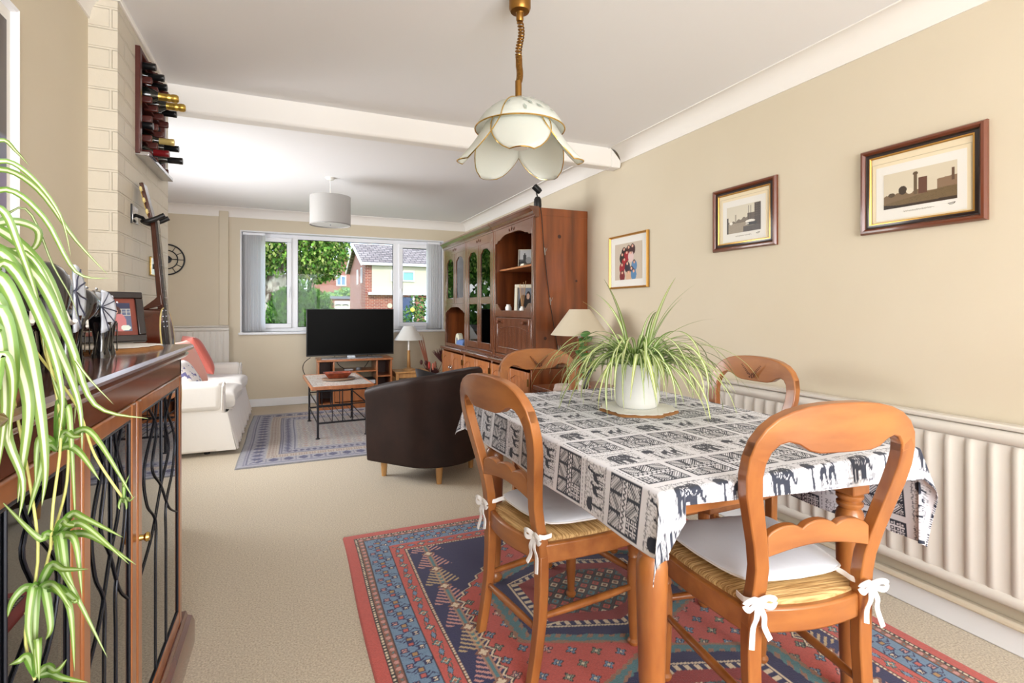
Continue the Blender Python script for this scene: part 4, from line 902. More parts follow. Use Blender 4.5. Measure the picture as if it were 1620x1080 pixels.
table_lamp((1.42, 6.66, .405), 'table lamp with white coolie shade and turned wood stem on the oak side table', .185, .065, .385, .565, .25, linen, oak)
t = thing('dried_flower_arrangement', 'dried dark red palms and seed heads in a pale vase beside the wall unit', 'dried flowers', (1.70, 6.62, .0))
M().lathe([(0, 0), (.06, 0), (.075, .08), (.06, .22), (.045, .30), (.05, .31), (.038, .30), (.04, .2), (0, .18)], n=24).build('vase', mat('pale_vase', (206, 200, 190), .4), t)
dk = mat('dried_maroon_leaf', (74, 34, 32), .7); dk2 = mat('dried_brown_stalk', (134, 78, 56), .7); rr_ = random.Random(3)
def blade(m, p, d, L, w_, bend=0):
    p = Vector(p); d = Vector(d).normalized(); s = d.cross(Vector((0, 1, .2))).normalized(); V = []
    for i in range(6):
        u = i/5; q = p+d*L*u+Vector((0, 0, -bend*u*u)); ww = w_*math.sin(PI*min(.98, .08+u*.92))**.7 if i < 5 else .0004
        V += [q-s*ww, q+Vector((0, -.003, 0)), q+s*ww]
    F = []
    for i in range(5): F += [(i*3, i*3+1, i*3+4, i*3+3), (i*3+1, i*3+2, i*3+5, i*3+4)]
    m.add(V, F)
m = M()
for k in range(26): a = rr_.uniform(-1, 1); blade(m, (0, 0, .30), (1.5*a, rr_.uniform(-.6, .4), .6+.5*rr_.random()), .13+.05*rr_.random(), .009)
m.build('lower_fan', dk, t, smooth=180); m = M()
for k in range(18): blade(m, (.15, -.02, .48), (-.9+1.5*k/17, rr_.uniform(-.3, .3), 1.1), .18+.05*rr_.random(), .008)
m.build('palm_fan', dk, t, smooth=180); M().tube([(0, 0, .25), (.1, -.01, .38), (.15, -.02, .49)], .004, 6).build('stem', dk2, t)
for k, (dx_, L) in enumerate(((-.16, .66), (-.13, .62), (-.10, .60))): m = M(); blade(m, (.0, .0, .28), (dx_, -.02, .5), L, .010); m.build('long_reed', dk2, t, smooth=180)
for x, z in ((-.13, .50), (-.07, .49)):
    M().ball((x, -.02, z), (.02, .02, .032), 10).tube([(0, 0, .28), (x*.8, -.02, z-.03)], .003, 6).build('seed_head', dk, t)
for x, z, c in ((-.03, .46, (176, 60, 50)), (.05, .46, (150, 90, 70)), (.02, .44, (190, 110, 90))): M().ball((x, -.04, z), (.018, .012, .05), 10).build('dried_petal', mat('petal%d' % c[0], c, .7), t)
# ---- sofa
sofa_m = mat('white_loose_cover', (232, 228, 222), .9, sheen=.3, bump=(16, .35, (1, 1, 1)))
sf = thing('sofa', 'white loose-covered two-seat sofa with a skirt against the lounge wall', 'sofa', (0, 0, 0))
SY0, SY1, SX0, SX1 = 4.76, 6.56, -1.52, -.50
def softbox(x0, x1, y0, y1, z0, z1, r, e=.0): return M().box(x0, x1, y0, y1, z0, z1)
b_ = softbox(SX0+.02, SX1-.02, SY0+.06, SY1-.06, .10, .34, .05).build('base_frame', sofa_m, sf, bevel=.03, seg=3)
softbox(SX0, SX0+.24, SY0+.04, SY1-.04, .12, .82, .08).build('backrest', sofa_m, sf, bevel=.08, seg=4)
for s, y in ((-1, SY0), (1, SY1)):
    ya, yb = (y, y+.17) if s < 0 else (y-.17, y)
    n = 14
    # arm: boxy with rounded top, slightly scooped front; panel below piping
    m = M(); m.box(SX0+.02, SX1+.012, ya+.012, yb-.006, .035, .50)
    m.build('arm_side', sofa_m, sf, bevel=.02, seg=3)
    M().box(SX0+.02, SX1, ya-.008, yb+.008, .36, .595).build('armrest', sofa_m, sf, bevel=.045, seg=4)
    M().tube([(SX1-.004, ya-.0, .37), (SX1+.004, ya-.0, .56), (SX1+.004, (ya+yb)/2, .588), (SX1+.004, yb, .56), (SX1-.004, yb, .37)], .007, 8).build('piping', sofa_m, sf)
ym = (SY0+SY1)/2
for k, (a, b) in enumerate(((SY0+.18, ym-.004), (ym+.004, SY1-.18))):
    o = M().pillow((SX0+.22+SX1+.08)/2, (a+b)/2, .41, SX1+.08-SX0-.22, b-a, .17, e=.14, n=26).build('seat_cushion', sofa_m, sf, smooth=180)
# skirt, pleated
def skirt_fn(u, v):
    y = SY0+.02+(SY1-SY0-.04)*u; fl = v*v
    x = SX1+.035+.065*v+.011*math.sin(u*95)*fl+.006*math.sin(u*37+1)*fl
    return (x, y, .345-.305*v)
m = M(); m.grid(skirt_fn, 260, 10); m.grid(lambda u, v: (SX1-.10+.16*u, SY0+.19+(SY1-SY0-.38)*v, .345+.004*math.sin(u*PI)), 4, 30)
o = m.build('skirt', sofa_m, sf, smooth=180); md = o.modifiers.new('t', 'SOLIDIFY'); md.thickness = .004
for y in (SY0+.012, SY1-.016): M().prism([(SX1-.04, .345), (SX1+.036, .345), (SX1+.10, .04), (SX1-.04, .04)], y-.004 if y < 5 else y-.05, y+.05 if y < 5 else y+.004, 'y').build('skirt_corner', sofa_m, sf)
for x in (SX0+.1, SX1-.12):
    for y in (SY0+.12, SY1-.12): M().lathe([(0, 0), (.022, 0), (.025, .03), (.02, .11), (0, .11)], (x, y, 0), 12).build('foot', black_m, sf)
def cushion2(label, loc, rz, tilt, w_, h_, m_, name='scatter_cushion'):
    t = M(); T = Matrix.Rotation(tilt, 4, 'Y') @ Matrix.Rotation(PI/2, 4, 'Y')
    t.pillow(0, 0, 0, h_, w_, .15, T=T, e=.5, n=24); o = t.build(name, m_, smooth=180); o.location = loc; o.rotation_euler = (0, 0, rz); tag(o, label, 'cushion', 'scatter cushions on the sofa'); return o
cushion2('coral red scatter cushion at the far arm of the white sofa', (-.86, 6.12, .72), .35, -.45, .44, .42, mat('coral_fabric', (186, 96, 84), .8, sheen=.2, bump=(12, .3, (1, 1, 1))))
cushion2('pale salmon pink scatter cushion propped on the near end of the white sofa', (-.84, 5.30, .70), -.25, -.42, .46, .44, mat('salmon_fabric', (226, 160, 142), .8, sheen=.2, bump=(12, .3, (1, 1, 1))))
cushion2('white cushion with blue and red print beside the pink cushion', (-.80, 5.03, .62), -.1, -.55, .32, .30, mat('print_fabric', (232, 226, 224), .8, noise=(22, (110, 110, 160), (1, 1, 1), .56, .6)))
# ---- tub chair
leather = mat('dark_brown_suede', (44, 26, 21), .55, spec=.3, noise=(7, (34, 20, 17), (1, 1, 1)), bump=(90, .15, (1, 1, 1)))
leather2 = mat('dark_brown_leather', (44, 28, 23), .32, noise=(5, (34, 21, 18), (1, 1, 1)))
TR = math.atan2(.77, -.64)-PI/2      # local +y is where the chair faces
tub = thing('tub_chair', 'dark brown leather tub armchair seen from behind between the tables', 'armchair', (.965, 3.70, 0), TR)
def tubpath(u, w, dfront, dback):
    """u 0..1 from left arm front round the back to right arm front"""
    L = 1.0; a = (u-.5)*2; k = abs(a); s = 1 if a > 0 else -1
    if k > .62: f = (k-.62)/.38; return Vector((s*w, -dback+w*.92+(dfront+dback-w*.92)*f))
    th = (k/.62)*PI/2; return Vector((s*w*math.sin(th), -dback+w*.92*(1-math.cos(th))))
def htop(u): a = abs(u-.5)*2; return .765-.135*a**2.2
def shell(u, v):
    H = htop(u); zb = .12-.0; top = H
    # closed section: outside bottom -> outside top -> roll -> inside top -> inside bottom
    sec = [(.0, zb), (.008, zb+.10), (.012, .35), (.016, H-.09), (.028, H-.045), (.024, H-.012), (.0, H), (-.035, H-.004), (-.075, H-.02), (-.092, H-.055), (-.095, H-.12), (-.095, .30), (-.095, zb)]
    i = round(v*len(sec)) % len(sec); off, z = sec[i]
    w, df, db = .335, .33, .335
    e = 1e-3; p = tubpath(u, w, df, db); q = tubpath(min(1, u+e), w, df, db)-tubpath(max(0, u-e), w, df, db); n_ = Vector((q.y, -q.x)).normalized()
    return (p.x+n_.x*off, p.y+n_.y*off, z)
m = M(); NU = 60; SECN = 13
V = [shell(i/(NU-1), j/SECN) for i in range(NU) for j in range(SECN)]
F = [(i*SECN+j, (i+1)*SECN+j, (i+1)*SECN+(j+1) % SECN, i*SECN+(j+1) % SECN) for i in range(NU-1) for j in range(SECN)]+[tuple(range(SECN)), tuple((NU-1)*SECN+j for j in reversed(range(SECN)))]
m.add(V, F).build('shell', leather, tub, smooth=70, bevel=.014, seg=3)
M().box(-.235, .235, -.2, .315, .125, .30).build('seat_base', leather, tub, bevel=.02)
M().pillow(0, .055, .36, .475, .52, .17, e=.15).build('seat_cushion', leather2, tub, smooth=180)
for x, y in ((-.24, .25), (.24, .25), (-.205, -.20), (.205, -.20)):
    M().lathe([(0, 0), (.017, 0), (.026, .122), (0, .122)], (x, y, 0), 20).build('leg', oak, tub)
tag(M().pillow(0, 0, 0, .30, .34, .06, T=RT(rx=.5, ry=.3)).build('dark_cushion', mat('charcoal_fabric', (34, 32, 36), .8)), 'small charcoal cushion leaning on the inside of the tub chair', 'cushion').location = (1.02, 3.84, .60)
# ---- small table with lamp behind the far dining chair
t = thing('lamp_table', 'small dark wood table in the corner beyond the dining table, holding a lamp', 'side table', (1.98, 3.28, 0))
M().box(-.28, .28, -.26, .26, .58, .61).build('tabletop', pine, t, bevel=.004); M().box(-.25, .25, -.23, .23, .52, .58).build('apron', pine, t)
for x in (-.24, .24):
    for y in (-.22, .22): M().box(x-.018, x+.018, y-.018, y+.018, 0, .58).build('leg', pine, t, bevel=.003)
table_lamp((1.98, 3.32, .61), 'table lamp with cream coolie shade and wood stem behind the spider plant', .215, .075, .385, .575, .36, linen2, wood('reddish_wood', (160, 84, 52), (130, 60, 36), .35))
t = thing('ivy_plant', 'small ivy with round green leaves under the cream lamp shade', 'plant', (1.87, 3.10, .611))
M().lathe([(0, 0), (.04, 0), (.052, .09), (.046, .09), (.04, .07), (0, .07)], n=20).build('pot', white_c, t)
m = M(); r_ = random.Random(5)
for k in range(9):
    a = r_.uniform(0, 6.28); z = .14+.27*k/8; x, y = .05*math.cos(a), .05*math.sin(a)
    m.lathe([(0, .004), (.015, .002), (.03, -.002), (.036, -.008)], T=RT((x+.04, y, z), rx=r_.uniform(.5, 1.4), rz=r_.uniform(-1, 1)), n=9)
m.build('foliage', mat('ivy_green', (66, 110, 50), .4), t); m = M(); m.tube([(0, 0, .06), (.02, 0, .2), (.04, 0, .42)], .003, 6).build('stem', mat('plant_stem', (110, 130, 70), .6), t)
t = thing('telephone', 'pale handset base with a dark slanted panel on the lamp table', 'telephone', (1.76, 3.10, .611), CR(-30))
M().pillow(0, 0, .03, .20, .17, .06, e=.25).build('base', mat('pale_pink_plastic', (206, 190, 184), .45), t, smooth=180); M().box(-.012, .012, -.05, .05, 0, .19, T=RT((.11, .02, .02), ry=.3)).build('handset', black_m, t, bevel=.008)
# ---------------------------------------------------------------- pictures on the walls
mahog = mat('dark_mahogany_frame', (104, 52, 30), .3, coat=.5); mahog_d = mat('near_black_frame_groove', (34, 16, 12), .3, coat=.4); gold = mat('gilt', (206, 158, 84), .3, .8)
mount = mat('cream_mount_card', (228, 214, 184), .8); white_mount = mat('white_mount_card', (226, 224, 218), .8); mount_d = mat('mount_line', (196, 184, 156), .8); inkm = mat('pencil_grey', (110, 104, 94), .8)
def wall_picture(label, y, z, w, h, kind, style, n, x=RW-.001, rz=-PI/2, tilt=0, pw=.6, ph=.45, off=-.0):
    t = thing('framed_picture', label, 'picture', (x, y, z), rz)
    if style == 'mahogany':
        mitred(w, h, [(0, 0), (0, .012), (.006, .022), (.014, .024), (.02, .018), (.022, .014), (.022, .0)]).build('frame', mahog, t, smooth=30)
        mitred(w-.04, h-.04, [(0, 0), (0, .014), (.008, .010), (.014, .012), (.018, .012), (.018, 0)]).build('frame_groove', mahog_d, t, smooth=30)
        iw = w-.074; mitred(iw, h-.074, [(0, 0), (0, .013), (.004, .014), (.007, .010), (.007, 0)]).build('gilt_slip', gold, t, smooth=30)
        bw, bh = w-.085, h-.085
    else:
        mitred(w, h, [(0, 0), (0, .016), (.005, .022), (.012, .018), (.016, .010), (.016, 0)]).build('frame', gold, t, smooth=30); bw, bh = w-.03, h-.03
    M().box(-bw/2, bw/2, -.006, -.002, -bh/2, bh/2).build('mount', mount if style == 'mahogany' else white_mount, t)
    if style == 'mahogany':
        for q, c in ((.0, white_mount),): M().box(-pw/2-.03, pw/2+.03, -.0068, -.006, off-ph/2-.045, off+ph/2+.035).build('inner_mount', c, t)
        mitred(pw+.09, ph+.11, [(0, .0062), (0, .0072), (.002, .0072), (.002, .0062)], T=Matrix.Translation((0, 0, off-.004))).build('ruled_line', mount_d, t)
        m = M(); r_ = random.Random(n); zc = off-ph/2-.018
        pts = []
        for k in range(46): pts.append((-.055+.11*k/45, -.0072, zc+.0035*math.sin(k*2.3+r_.random())*(0 if k % 9 > 6 else 1)))
        m.tube(pts, .0005, 4).tube([(pw/2-.03, -.0072, zc+.003), (pw/2-.006, -.0072, zc+.006), (pw/2-.012, -.0072, zc), (pw/2-.026, -.0072, zc-.001)], .0012, 4)
        m.build('pencil_signature', inkm, t)
    flat_pic(pw, ph, kind, n, t, Matrix.Translation((0, -.0075, off)))
    return t
wall_picture('large mahogany framed sepia print of a riverside wall and tower, above the near radiator end', 1.24, 1.685, .445, .36, 'river', 'mahogany', 170, pw=.26, ph=.145, off=-.012)
wall_picture('mahogany framed sepia print of a harbour with sailing boats, between the other pictures', 2.10, 1.695, .43, .358, 'quay', 'mahogany', 150, pw=.23, ph=.15, off=-.01)
wall_picture('thin gilt framed colour family group photograph beside the dark wall unit', 3.15, 1.54, .47, .40, 'family', 'gilt', 110, pw=.33, ph=.27)
t = wall_picture('tall white framed dark poster on the wall above the glass cabinet', 1.395, 1.695, .88, .62, 'dark_poster', 'plain', 80, x=LW+.001, rz=PI/2, pw=.80, ph=.52)
for ch in t.children:
    if ch.name.startswith('frame'): ch.data.materials[0] = upvc_m
    if ch.name.startswith('mount'): ch.data.materials[0] = white_mount
# ---------------------------------------------------------------- ceiling lamps
bronze = mat('brushed_bronze', (150, 108, 52), .32, .9)
PX, PY = .81, 1.80
pl_ = thing('pendant_lamp', 'hanging glass petal pendant lamp with brass edging and coiled bronze cord over the table', 'pendant lamp', (PX, PY, 0))
M().lathe([(0, 2.315), (.014, 2.315), (.016, 2.318), (.036, 2.322), (.0415, 2.335), (.0415, CH), (0, CH)], n=28).build('ceiling_cup', bronze, pl_)
M().lathe([(0, 2.285), (.011, 2.285), (.014, 2.29), (.014, 2.318), (0, 2.318)], n=20).build('cord_grip', bronze, pl_)
pts = []
for k in range(360):
    u = k/359
    if u < .58: z = 2.285-(2.285-2.15)*u/.58
    else: z = 2.15-(2.15-2.055)*(u-.58)/.42
    turns = 11*min(u, .58)/.58+19*max(0, u-.58)/.42; a = turns*2*PI
    wx = .006*math.sin(u*9)+(-.006 if u > .62 else 0)*min(1, (u-.62)*8); r = .0105
    pts.append((wx+r*math.cos(a), r*math.sin(a), z))
M().tube(pts, .0031, 6).build('coiled_cord', bronze, pl_)
M().lathe([(0, 1.99), (.0125, 1.99), (.0125, 2.056), (0, 2.056)], (-.006, 0, 0), 20).build('tube_sleeve', bronze, pl_)
frost = mat('frosted_glass', (236, 240, 236), .25, trans=.0, sss=0, emit=((240, 240, 232), .0), coat=.3); brassw = mat('polished_brass', (226, 190, 112), .18, 1)
fr2 = bpy.data.materials.new('frosted_glass_translucent'); fr2.use_nodes = True; N_ = fr2.node_tree.nodes; L_ = fr2.node_tree.links
pb = N_['Principled BSDF']; pb.inputs['Base Color'].default_value = (*lin((235, 238, 232)), 1); pb.inputs['Roughness'].default_value = .2; trl = N_.new('ShaderNodeBsdfTranslucent'); trl.inputs[0].default_value = (.86, .88, .84, 1); tr_ = N_.new('ShaderNodeBsdfTransparent')
m1 = N_.new('ShaderNodeMixShader'); m1.inputs[0].default_value = .45; L_.new(pb.outputs[0], m1.inputs[1]); L_.new(trl.outputs[0], m1.inputs[2]); m2 = N_.new('ShaderNodeMixShader'); m2.inputs[0].default_value = .14; L_.new(m1.outputs[0], m2.inputs[1]); L_.new(tr_.outputs[0], m2.inputs[2]); L_.new(m2.outputs[0], N_['Material Output'].inputs[0])
# central dome: two curved halves meeting on a brass seam; petals flare below it
def dome(u, v):
    th = v*1.14; a = u*2*PI; r = .172*math.sin(th)/math.sin(1.14); return (r*math.cos(a), r*math.sin(a)*.98, 1.985-.115*(1-math.cos(th))/(1-math.cos(1.14)))
gl = M().grid(dome, 48, 14, cu=True).build('glass_dome', fr2, pl_, smooth=180)
gl.modifiers.new('t', 'SOLIDIFY').thickness = .003
M().tube([dome(i/60, 1) for i in range(60)], .0028, 8, closed=True).build('brass_rim', brassw, pl_)
m = M()
for a in (.12, .62): m.tube([tuple(Vector(dome(a, j/16))*1.0+Vector((0, 0, .002))) for j in range(17)], .0024, 6)
m.build('brass_seam', brassw, pl_)
for k in range(5):
    a0 = k*2*PI/5+.55; rt = .165; dn = Vector((math.cos(a0), math.sin(a0), 0)); tn = Vector((-math.sin(a0), math.cos(a0), 0))
    def petal(u, v):
        q = (u-.5)*2; wv = .108*math.sin(PI*min(1, .30+.64*v))**.5*(1 if v < .98 else .9)
        L = .178*v; out = .42*L+.035*v*v; cup = -.022*(q*q)*(1)
        p = dn*(rt-.03+out+cup*1.3)+tn*(q*wv)+Vector((0, 0, 1.885-.86*L)); return (p.x, p.y, p.z)
    pt = M().grid(petal, 15, 12).build('petal', fr2, pl_, smooth=180); pt.modifiers.new('t', 'SOLIDIFY').thickness = .003
    ed = [petal(0, j/11) for j in range(12)]+[petal(i/14, 1) for i in range(1, 15)]+[petal(1, 1-j/11) for j in range(1, 12)]
    M().tube(ed, .0023, 6).ball(ed[0], .005, 8).ball(ed[-1], .005, 8).build('brass_edge', brassw, pt)
M().lathe([(0, 1.80), (.03, 1.80), (.045, 1.83), (.035, 1.87), (.02, 1.90), (.02, 1.985), (0, 1.985)], n=20).build('bulb', mat('opal_bulb', (245, 245, 240), .3), pl_)
etch = mat('etched_leaf', (150, 160, 152), .5); m = M()
for k, (u, v, rot, L) in enumerate([(.66, .45, .2, .030), (.69, .55, .8, .032), (.72, .64, 1.2, .03), (.735, .5, -.3, .028), (.75, .72, .9, .03), (.77, .58, .4, .03), (.79, .68, .1, .028), (.70, .78, 1.4, .03), (.64, .62, 1.9, .026), (.81, .8, .2, .02)]):
    c = Vector(dome(u, v)); du = (Vector(dome(u+.01, v))-c).normalized(); dv = (Vector(dome(u, v+.01))-c).normalized(); nn = du.cross(dv); nn = nn if nn.z > 0 else -nn; d = du*math.cos(rot)+dv*math.sin(rot); s = nn.cross(d); c = c+nn*.0035
    m.add([c, c+d*L*.5+s*.006, c+d*L*1.2, c+d*L*.5-s*.006], [(0, 1, 2, 3)])
m.build('etched_leaves', etch, gl, smooth=0)
dl = thing('drum_pendant', 'light grey drum shade hanging from the lounge ceiling before the window', 'pendant lamp', (.345, 5.0, 0))
M().lathe([(0, 2.365), (.03, 2.37), (.045, CH), (0, CH)], n=24).build('ceiling_rose', white_c, dl); M().tube([(0, 0, 2.37), (0, 0, 2.20)], .004, 8).build('flex', white_c, dl)
gs = translucent(mat('grey_drum_fabric', (178, 176, 174), .8), .35, (.6, .59, .58))
M().grid(lambda u, v: (.178*math.cos(2*PI*v), .178*math.sin(2*PI*v), 1.955+.26*u), 3, 48, cv=True).build('drum_shade', gs, dl, smooth=60); M().grid(lambda u, v: ((.001+.17*u)*math.cos(2*PI*v), (.001+.17*u)*math.sin(2*PI*v), 1.962), 3, 40, cv=True).build('diffuser', translucent(mat('diffuser_acrylic', (225, 225, 224), .4), .6), dl); M().lathe([(.179, 1.953), (.179, 1.962), (.174, 1.962), (.174, 1.953), (.179, 1.953)], n=48).build('trim_ring', mat('grey_trim', (140, 138, 136), .6), dl)
M().lathe([(0, 1.95), (.006, 1.95), (.006, 1.963), (0, 1.963)], n=10).build('finial', chrome, dl)
# ---------------------------------------------------------------- clock
ck = thing('wall_clock', 'round black skeleton clock on the window wall above the radiator', 'clock', (-1.285, FW, 1.755))
def ringt(R, r, T=None): return M().tube([(R*math.cos(a*2*PI/48), -.012, R*math.sin(a*2*PI/48)) for a in range(48)], r, 8, closed=True, T=T, flat=1)
ringt(.172, .0085).build('outer_ring', iron, ck); ringt(.105, .006).build('inner_ring', iron, ck)
m = M()
for k in range(12): a = k*PI/6; m.tube([(.105*math.cos(a), -.012, .105*math.sin(a)), (.172*math.cos(a), -.012, .172*math.sin(a))], .0035, 6)
m.build('hour_markers', iron, ck)
M().lathe([(0, 0), (.045, 0), (.045, .02), (0, .022)], T=Matrix.Rotation(PI/2, 4, 'X'), n=28).build('movement', black_m, ck)
M().tube([(0, -.024, 0), (.105, -.024, .004)], .004, 6).build('minute_hand', iron, ck); M().tube([(0, -.026, 0), (.05, -.026, .012)], .006, 6).build('hour_hand', iron, ck)
for a in (0, PI/2, PI, -PI/2): M().tube([(.04*math.cos(a), -.01, .04*math.sin(a)), (.105*math.cos(a), -.01, .105*math.sin(a))], .002, 6).build('spoke', iron, ck)
# ---------------------------------------------------------------- wine rack in its hatch
rk = thing('wine_rack', 'dark red wooden wine rack with a silver ledge set into the painted brick chimney breast', 'wine rack', (CHX, 0, 0))
rackw = mat('dark_red_rack_wood', (74, 26, 18), .4, coat=.2); darkin = mat('rack_dark_lining', (30, 14, 12), .7)  # rack boxed in even dark brown wood
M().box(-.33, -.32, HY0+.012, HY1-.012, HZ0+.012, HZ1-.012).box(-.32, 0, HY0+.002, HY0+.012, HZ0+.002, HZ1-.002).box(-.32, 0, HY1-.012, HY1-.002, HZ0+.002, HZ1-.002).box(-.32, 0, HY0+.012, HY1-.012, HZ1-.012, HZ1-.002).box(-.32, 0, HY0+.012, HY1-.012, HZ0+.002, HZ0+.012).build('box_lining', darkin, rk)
fr = .035
M().box(-.01, .018, HY0-fr+.01, HY0+.01, HZ0-.012, HZ1+.012).box(-.01, .018, HY1-.01, HY1+fr-.01, HZ0, HZ1+.012).box(-.01, .017, HY0+.01, HY1-.01, HZ1-.01, HZ1+.012).build('frame', rackw, rk, bevel=.004)
M().box(-.02, .05, HY0-.02, HY1+.02, HZ0-.020, HZ0-.002).build('silver_ledge', chrome, rk, bevel=.003)
NYb, NZb = 4, 5; cy_, cz_ = (HY1-HY0)/NYb, (HZ1-HZ0)/NZb
for j in range(NZb+1):
    z = HZ0+cz_*j; z = min(max(z, HZ0+.02), HZ1-.02)
    M().box(-.26, .0, HY0+.012, HY1-.012, z-.005, z+.005).build('rack_slat', rackw, rk)
    for i in range(NYb): M().box(-.02, .036, HY0+cy_*(i+.5)-.022+cy_*.5-.0, HY0+cy_*(i+.5)+.012+cy_*.35, z-.016, z+.016).build('rack_block', rackw, rk, bevel=.006)
foil = mat('gold_foil', (206, 172, 84), .3, .9, bump=(60, .5, (1, 1, 1))); bot = mat('dark_bottle_glass', (14, 20, 16), .12, coat=.5); capb = mat('black_capsule', (16, 16, 18), .35); capr = mat('dark_red_capsule', (110, 22, 26), .3); capc = mat('cream_capsule', (216, 190, 120), .3, .4)
def bottle(label, i, j, cap, ext, ch=False):
    y = HY0+cy_*(i+.45); z = HZ0+cz_*(j+.5)
    t = thing('wine_bottle', label, 'bottle', (CHX+ext, y, z), group='bottles in the wine rack'); T = Matrix.Rotation(PI/2, 4, 'Y')
    r = .036; L = .295
    pr = [(0, -L), (r, -L), (r, -.115), (r*.8, -.095), (.0145, -.07), (.0145, -.002), (0, 0)]
    M().lathe([(a, b-.0) for a, b in pr], T=T, n=20).build('glass_body', bot, t, smooth=60)
    rc = .0155 if not ch else .0172
    cp_ = [(rc*.9, -.001), (rc, -.006), (rc, -.03), (rc*1.12, -.034), (rc*1.1, -.04), (rc, -.045), (rc, -.07), (rc*1.3, -.09)] if ch else [(0, .001), (rc, 0), (rc*1.06, -.004), (rc*1.06, -.014), (rc, -.017), (rc, -.06), (rc*.96, -.062)]
    if ch: cp_ = [(0, .003), (rc*.8, .002), (rc*1.1, -.006), (rc*1.12, -.02), (rc*.95, -.03), (rc*1.12, -.034), (rc*1.0, -.045), (rc, -.07), (rc*1.4, -.11)]
    M().lathe(cp_, T=T, n=20).build('foil_cap', cap, t, smooth=60)
    return t
bottle('gold foil champagne bottle neck, the upper of two in the wine rack', 1, 3, foil, .125, True)
bottle('gold foil champagne bottle neck, lower and nearer the room than its twin', 2, 3, foil, .135, True)
for lab, i, j, c, e in (('dark bottle with black cap in the top row of the rack beside the frame', 0, 4, capb, .06), ('dark bottle with black cap in the top row further along the rack', 1, 4, capb, .07), ('dark bottle at the end of the top row in the rack', 2, 4, capb, .06),
    ('dark bottle with round black cap right of the gold necks', 3, 3, capb, .08), ('dark bottle with short black neck below the gold necks', 3, 1, capb, .09), ('bottle with cream capsule low in the rack', 2, 1, capc, .09), ('long black-capped bottle neck reaching out of the lowest row', 2, 0, capb, .125), ('bottle with dark red capsule in the lowest row', 1, 0, capr, .09), ('dark bottle beside the rack frame above the silver ledge', 0, 1, capb, .05)):
    bottle(lab, i, j, c, e)
# ---------------------------------------------------------------- guitar and hanger, switch
hg = thing('guitar_hanger', 'black padded guitar hanger on a chrome plate screwed to the painted brick', 'hanger', (CHX, 2.66, 1.585))
M().box(-.001, .008, -.05, .03, -.035, .035).build('wall_plate', chrome, hg, bevel=.002); M().box(-.001, .006, -.056, -.049, -.04, .04).build('plate_edge', black_m, hg)
GX = .062
M().tube([(.006, -.012, 0), (GX-.035, .01, -.006), (GX-.028, .03, -.018)], .007, 8).build('arm', black_m, hg)
for s in (-1, 1): M().tube(catmull([(GX-.035, .03+s*.01, -.02), (GX-.015, .03+s*.040, -.024), (GX+.015, .03+s*.042, -.012), (GX+.05, .03+s*.042, .008)], 5), .0105, 10).build('padded_prong', black_m, hg)
gm = wood('guitar_mahogany', (92, 40, 24), (66, 26, 16), .15, 3, (1, .2, 1), .9); gm2 = mat('guitar_headstock', (70, 34, 22), .25, coat=.5); sp = mat('guitar_black_top', (22, 20, 22), .12, coat=.6); fb = mat('fretboard', (44, 28, 22), .4); bone = mat('cream_tuner', (226, 206, 140), .35)
GY = 2.69
gt = thing('guitar', 'acoustic guitar hanging by its headstock on the painted brick chimney breast', 'guitar', (-.402, GY, 0)); gt.rotation_euler = (0, -.087, 0)
def gout(n=72):
    P = []
    for k in range(n):
        a = 2*PI*k/n; s, c = math.sin(a), math.cos(a)   # c=1 top of the body
        z = .245*c; w_ = .150+.050*(.5-.5*math.tanh(c*3.2)) if True else 0
        waist = 1-.20*math.exp(-((c-.22)/.28)**2); r = w_*waist*(abs(s)**.72)*(1 if s >= 0 else -1)
        P.append((r*1.02, .955-.0+z-.005))
    return P
O = gout()
M().prism(O, -.095, .0, 'x').build('body', gm, gt, smooth=50, bevel=.003)
M().prism([(y*.985, .95+(z-.95)*.99) for y, z in O], .0002, .004, 'x').build('soundboard', sp, gt, smooth=50)
M().tube([(.002, y, z) for y, z in O], .003, 6, closed=True).build('binding', bone, gt)
M().strip([(-.022, .99), (-.027, 1.54)], [(.022, .99), (.019, 1.54)], 0, 0)
m = M().add([(.004, -.027, 1.16), (.004, .027, 1.16), (.004, .023, 1.575), (.004, -.023, 1.575), (-.022, -.018, 1.16), (-.022, .018, 1.16), (-.016, .016, 1.575), (-.016, -.016, 1.575)], [(0, 1, 2, 3), (7, 6, 5, 4), (0, 4, 5, 1), (1, 5, 6, 2), (2, 6, 7, 3), (3, 7, 4, 0)])
m.add([(-.0, -.028, 1.205), (-.0, .028, 1.205), (-.002, .024, 1.26), (-.002, -.024, 1.26), (-.09, -.024, 1.19), (-.09, .024, 1.19), (-.03, .018, 1.235), (-.03, -.018, 1.235)], [(0, 1, 2, 3), (7, 6, 5, 4), (0, 4, 5, 1), (1, 5, 6, 2), (2, 6, 7, 3), (3, 7, 4, 0)])
m.build('neck', gm2, gt, bevel=.004)
M().box(.004, .009, -.027, .027, 1.03, 1.575).build('fretboard', fb, gt, bevel=.001)
for k in range(14): z = 1.575-.54*(1-2**(-k/9.0))*1.35; z = max(1.05, z); M().box(.009, .0105, -.026, .026, z-.001, z+.001).build('fret', chrome, gt)
m = M()
for k in range(6): y = -.019+.0076*k; m.tube([(.012, y, .84), (.0125, y, 1.58)], .0007, 4)
m.build('strings', chrome, gt); M().box(.004, .012, -.06, .06, .825, .845).build('bridge', fb, gt, bevel=.002)
HT = Matrix.Translation((0, 0, 1.575)) @ Matrix.Rotation(-.14, 4, 'Y')
M().box(-.016, .0, -.034, .034, .0, .165, T=HT).build('headstock', gm2, gt, bevel=.004)
M().box(-.0185, -.0155, -.030, -.012, .02, .15, T=HT).box(-.0185, -.0155, .012, .030, .02, .15, T=HT).build('tuner_plate', brass, gt)
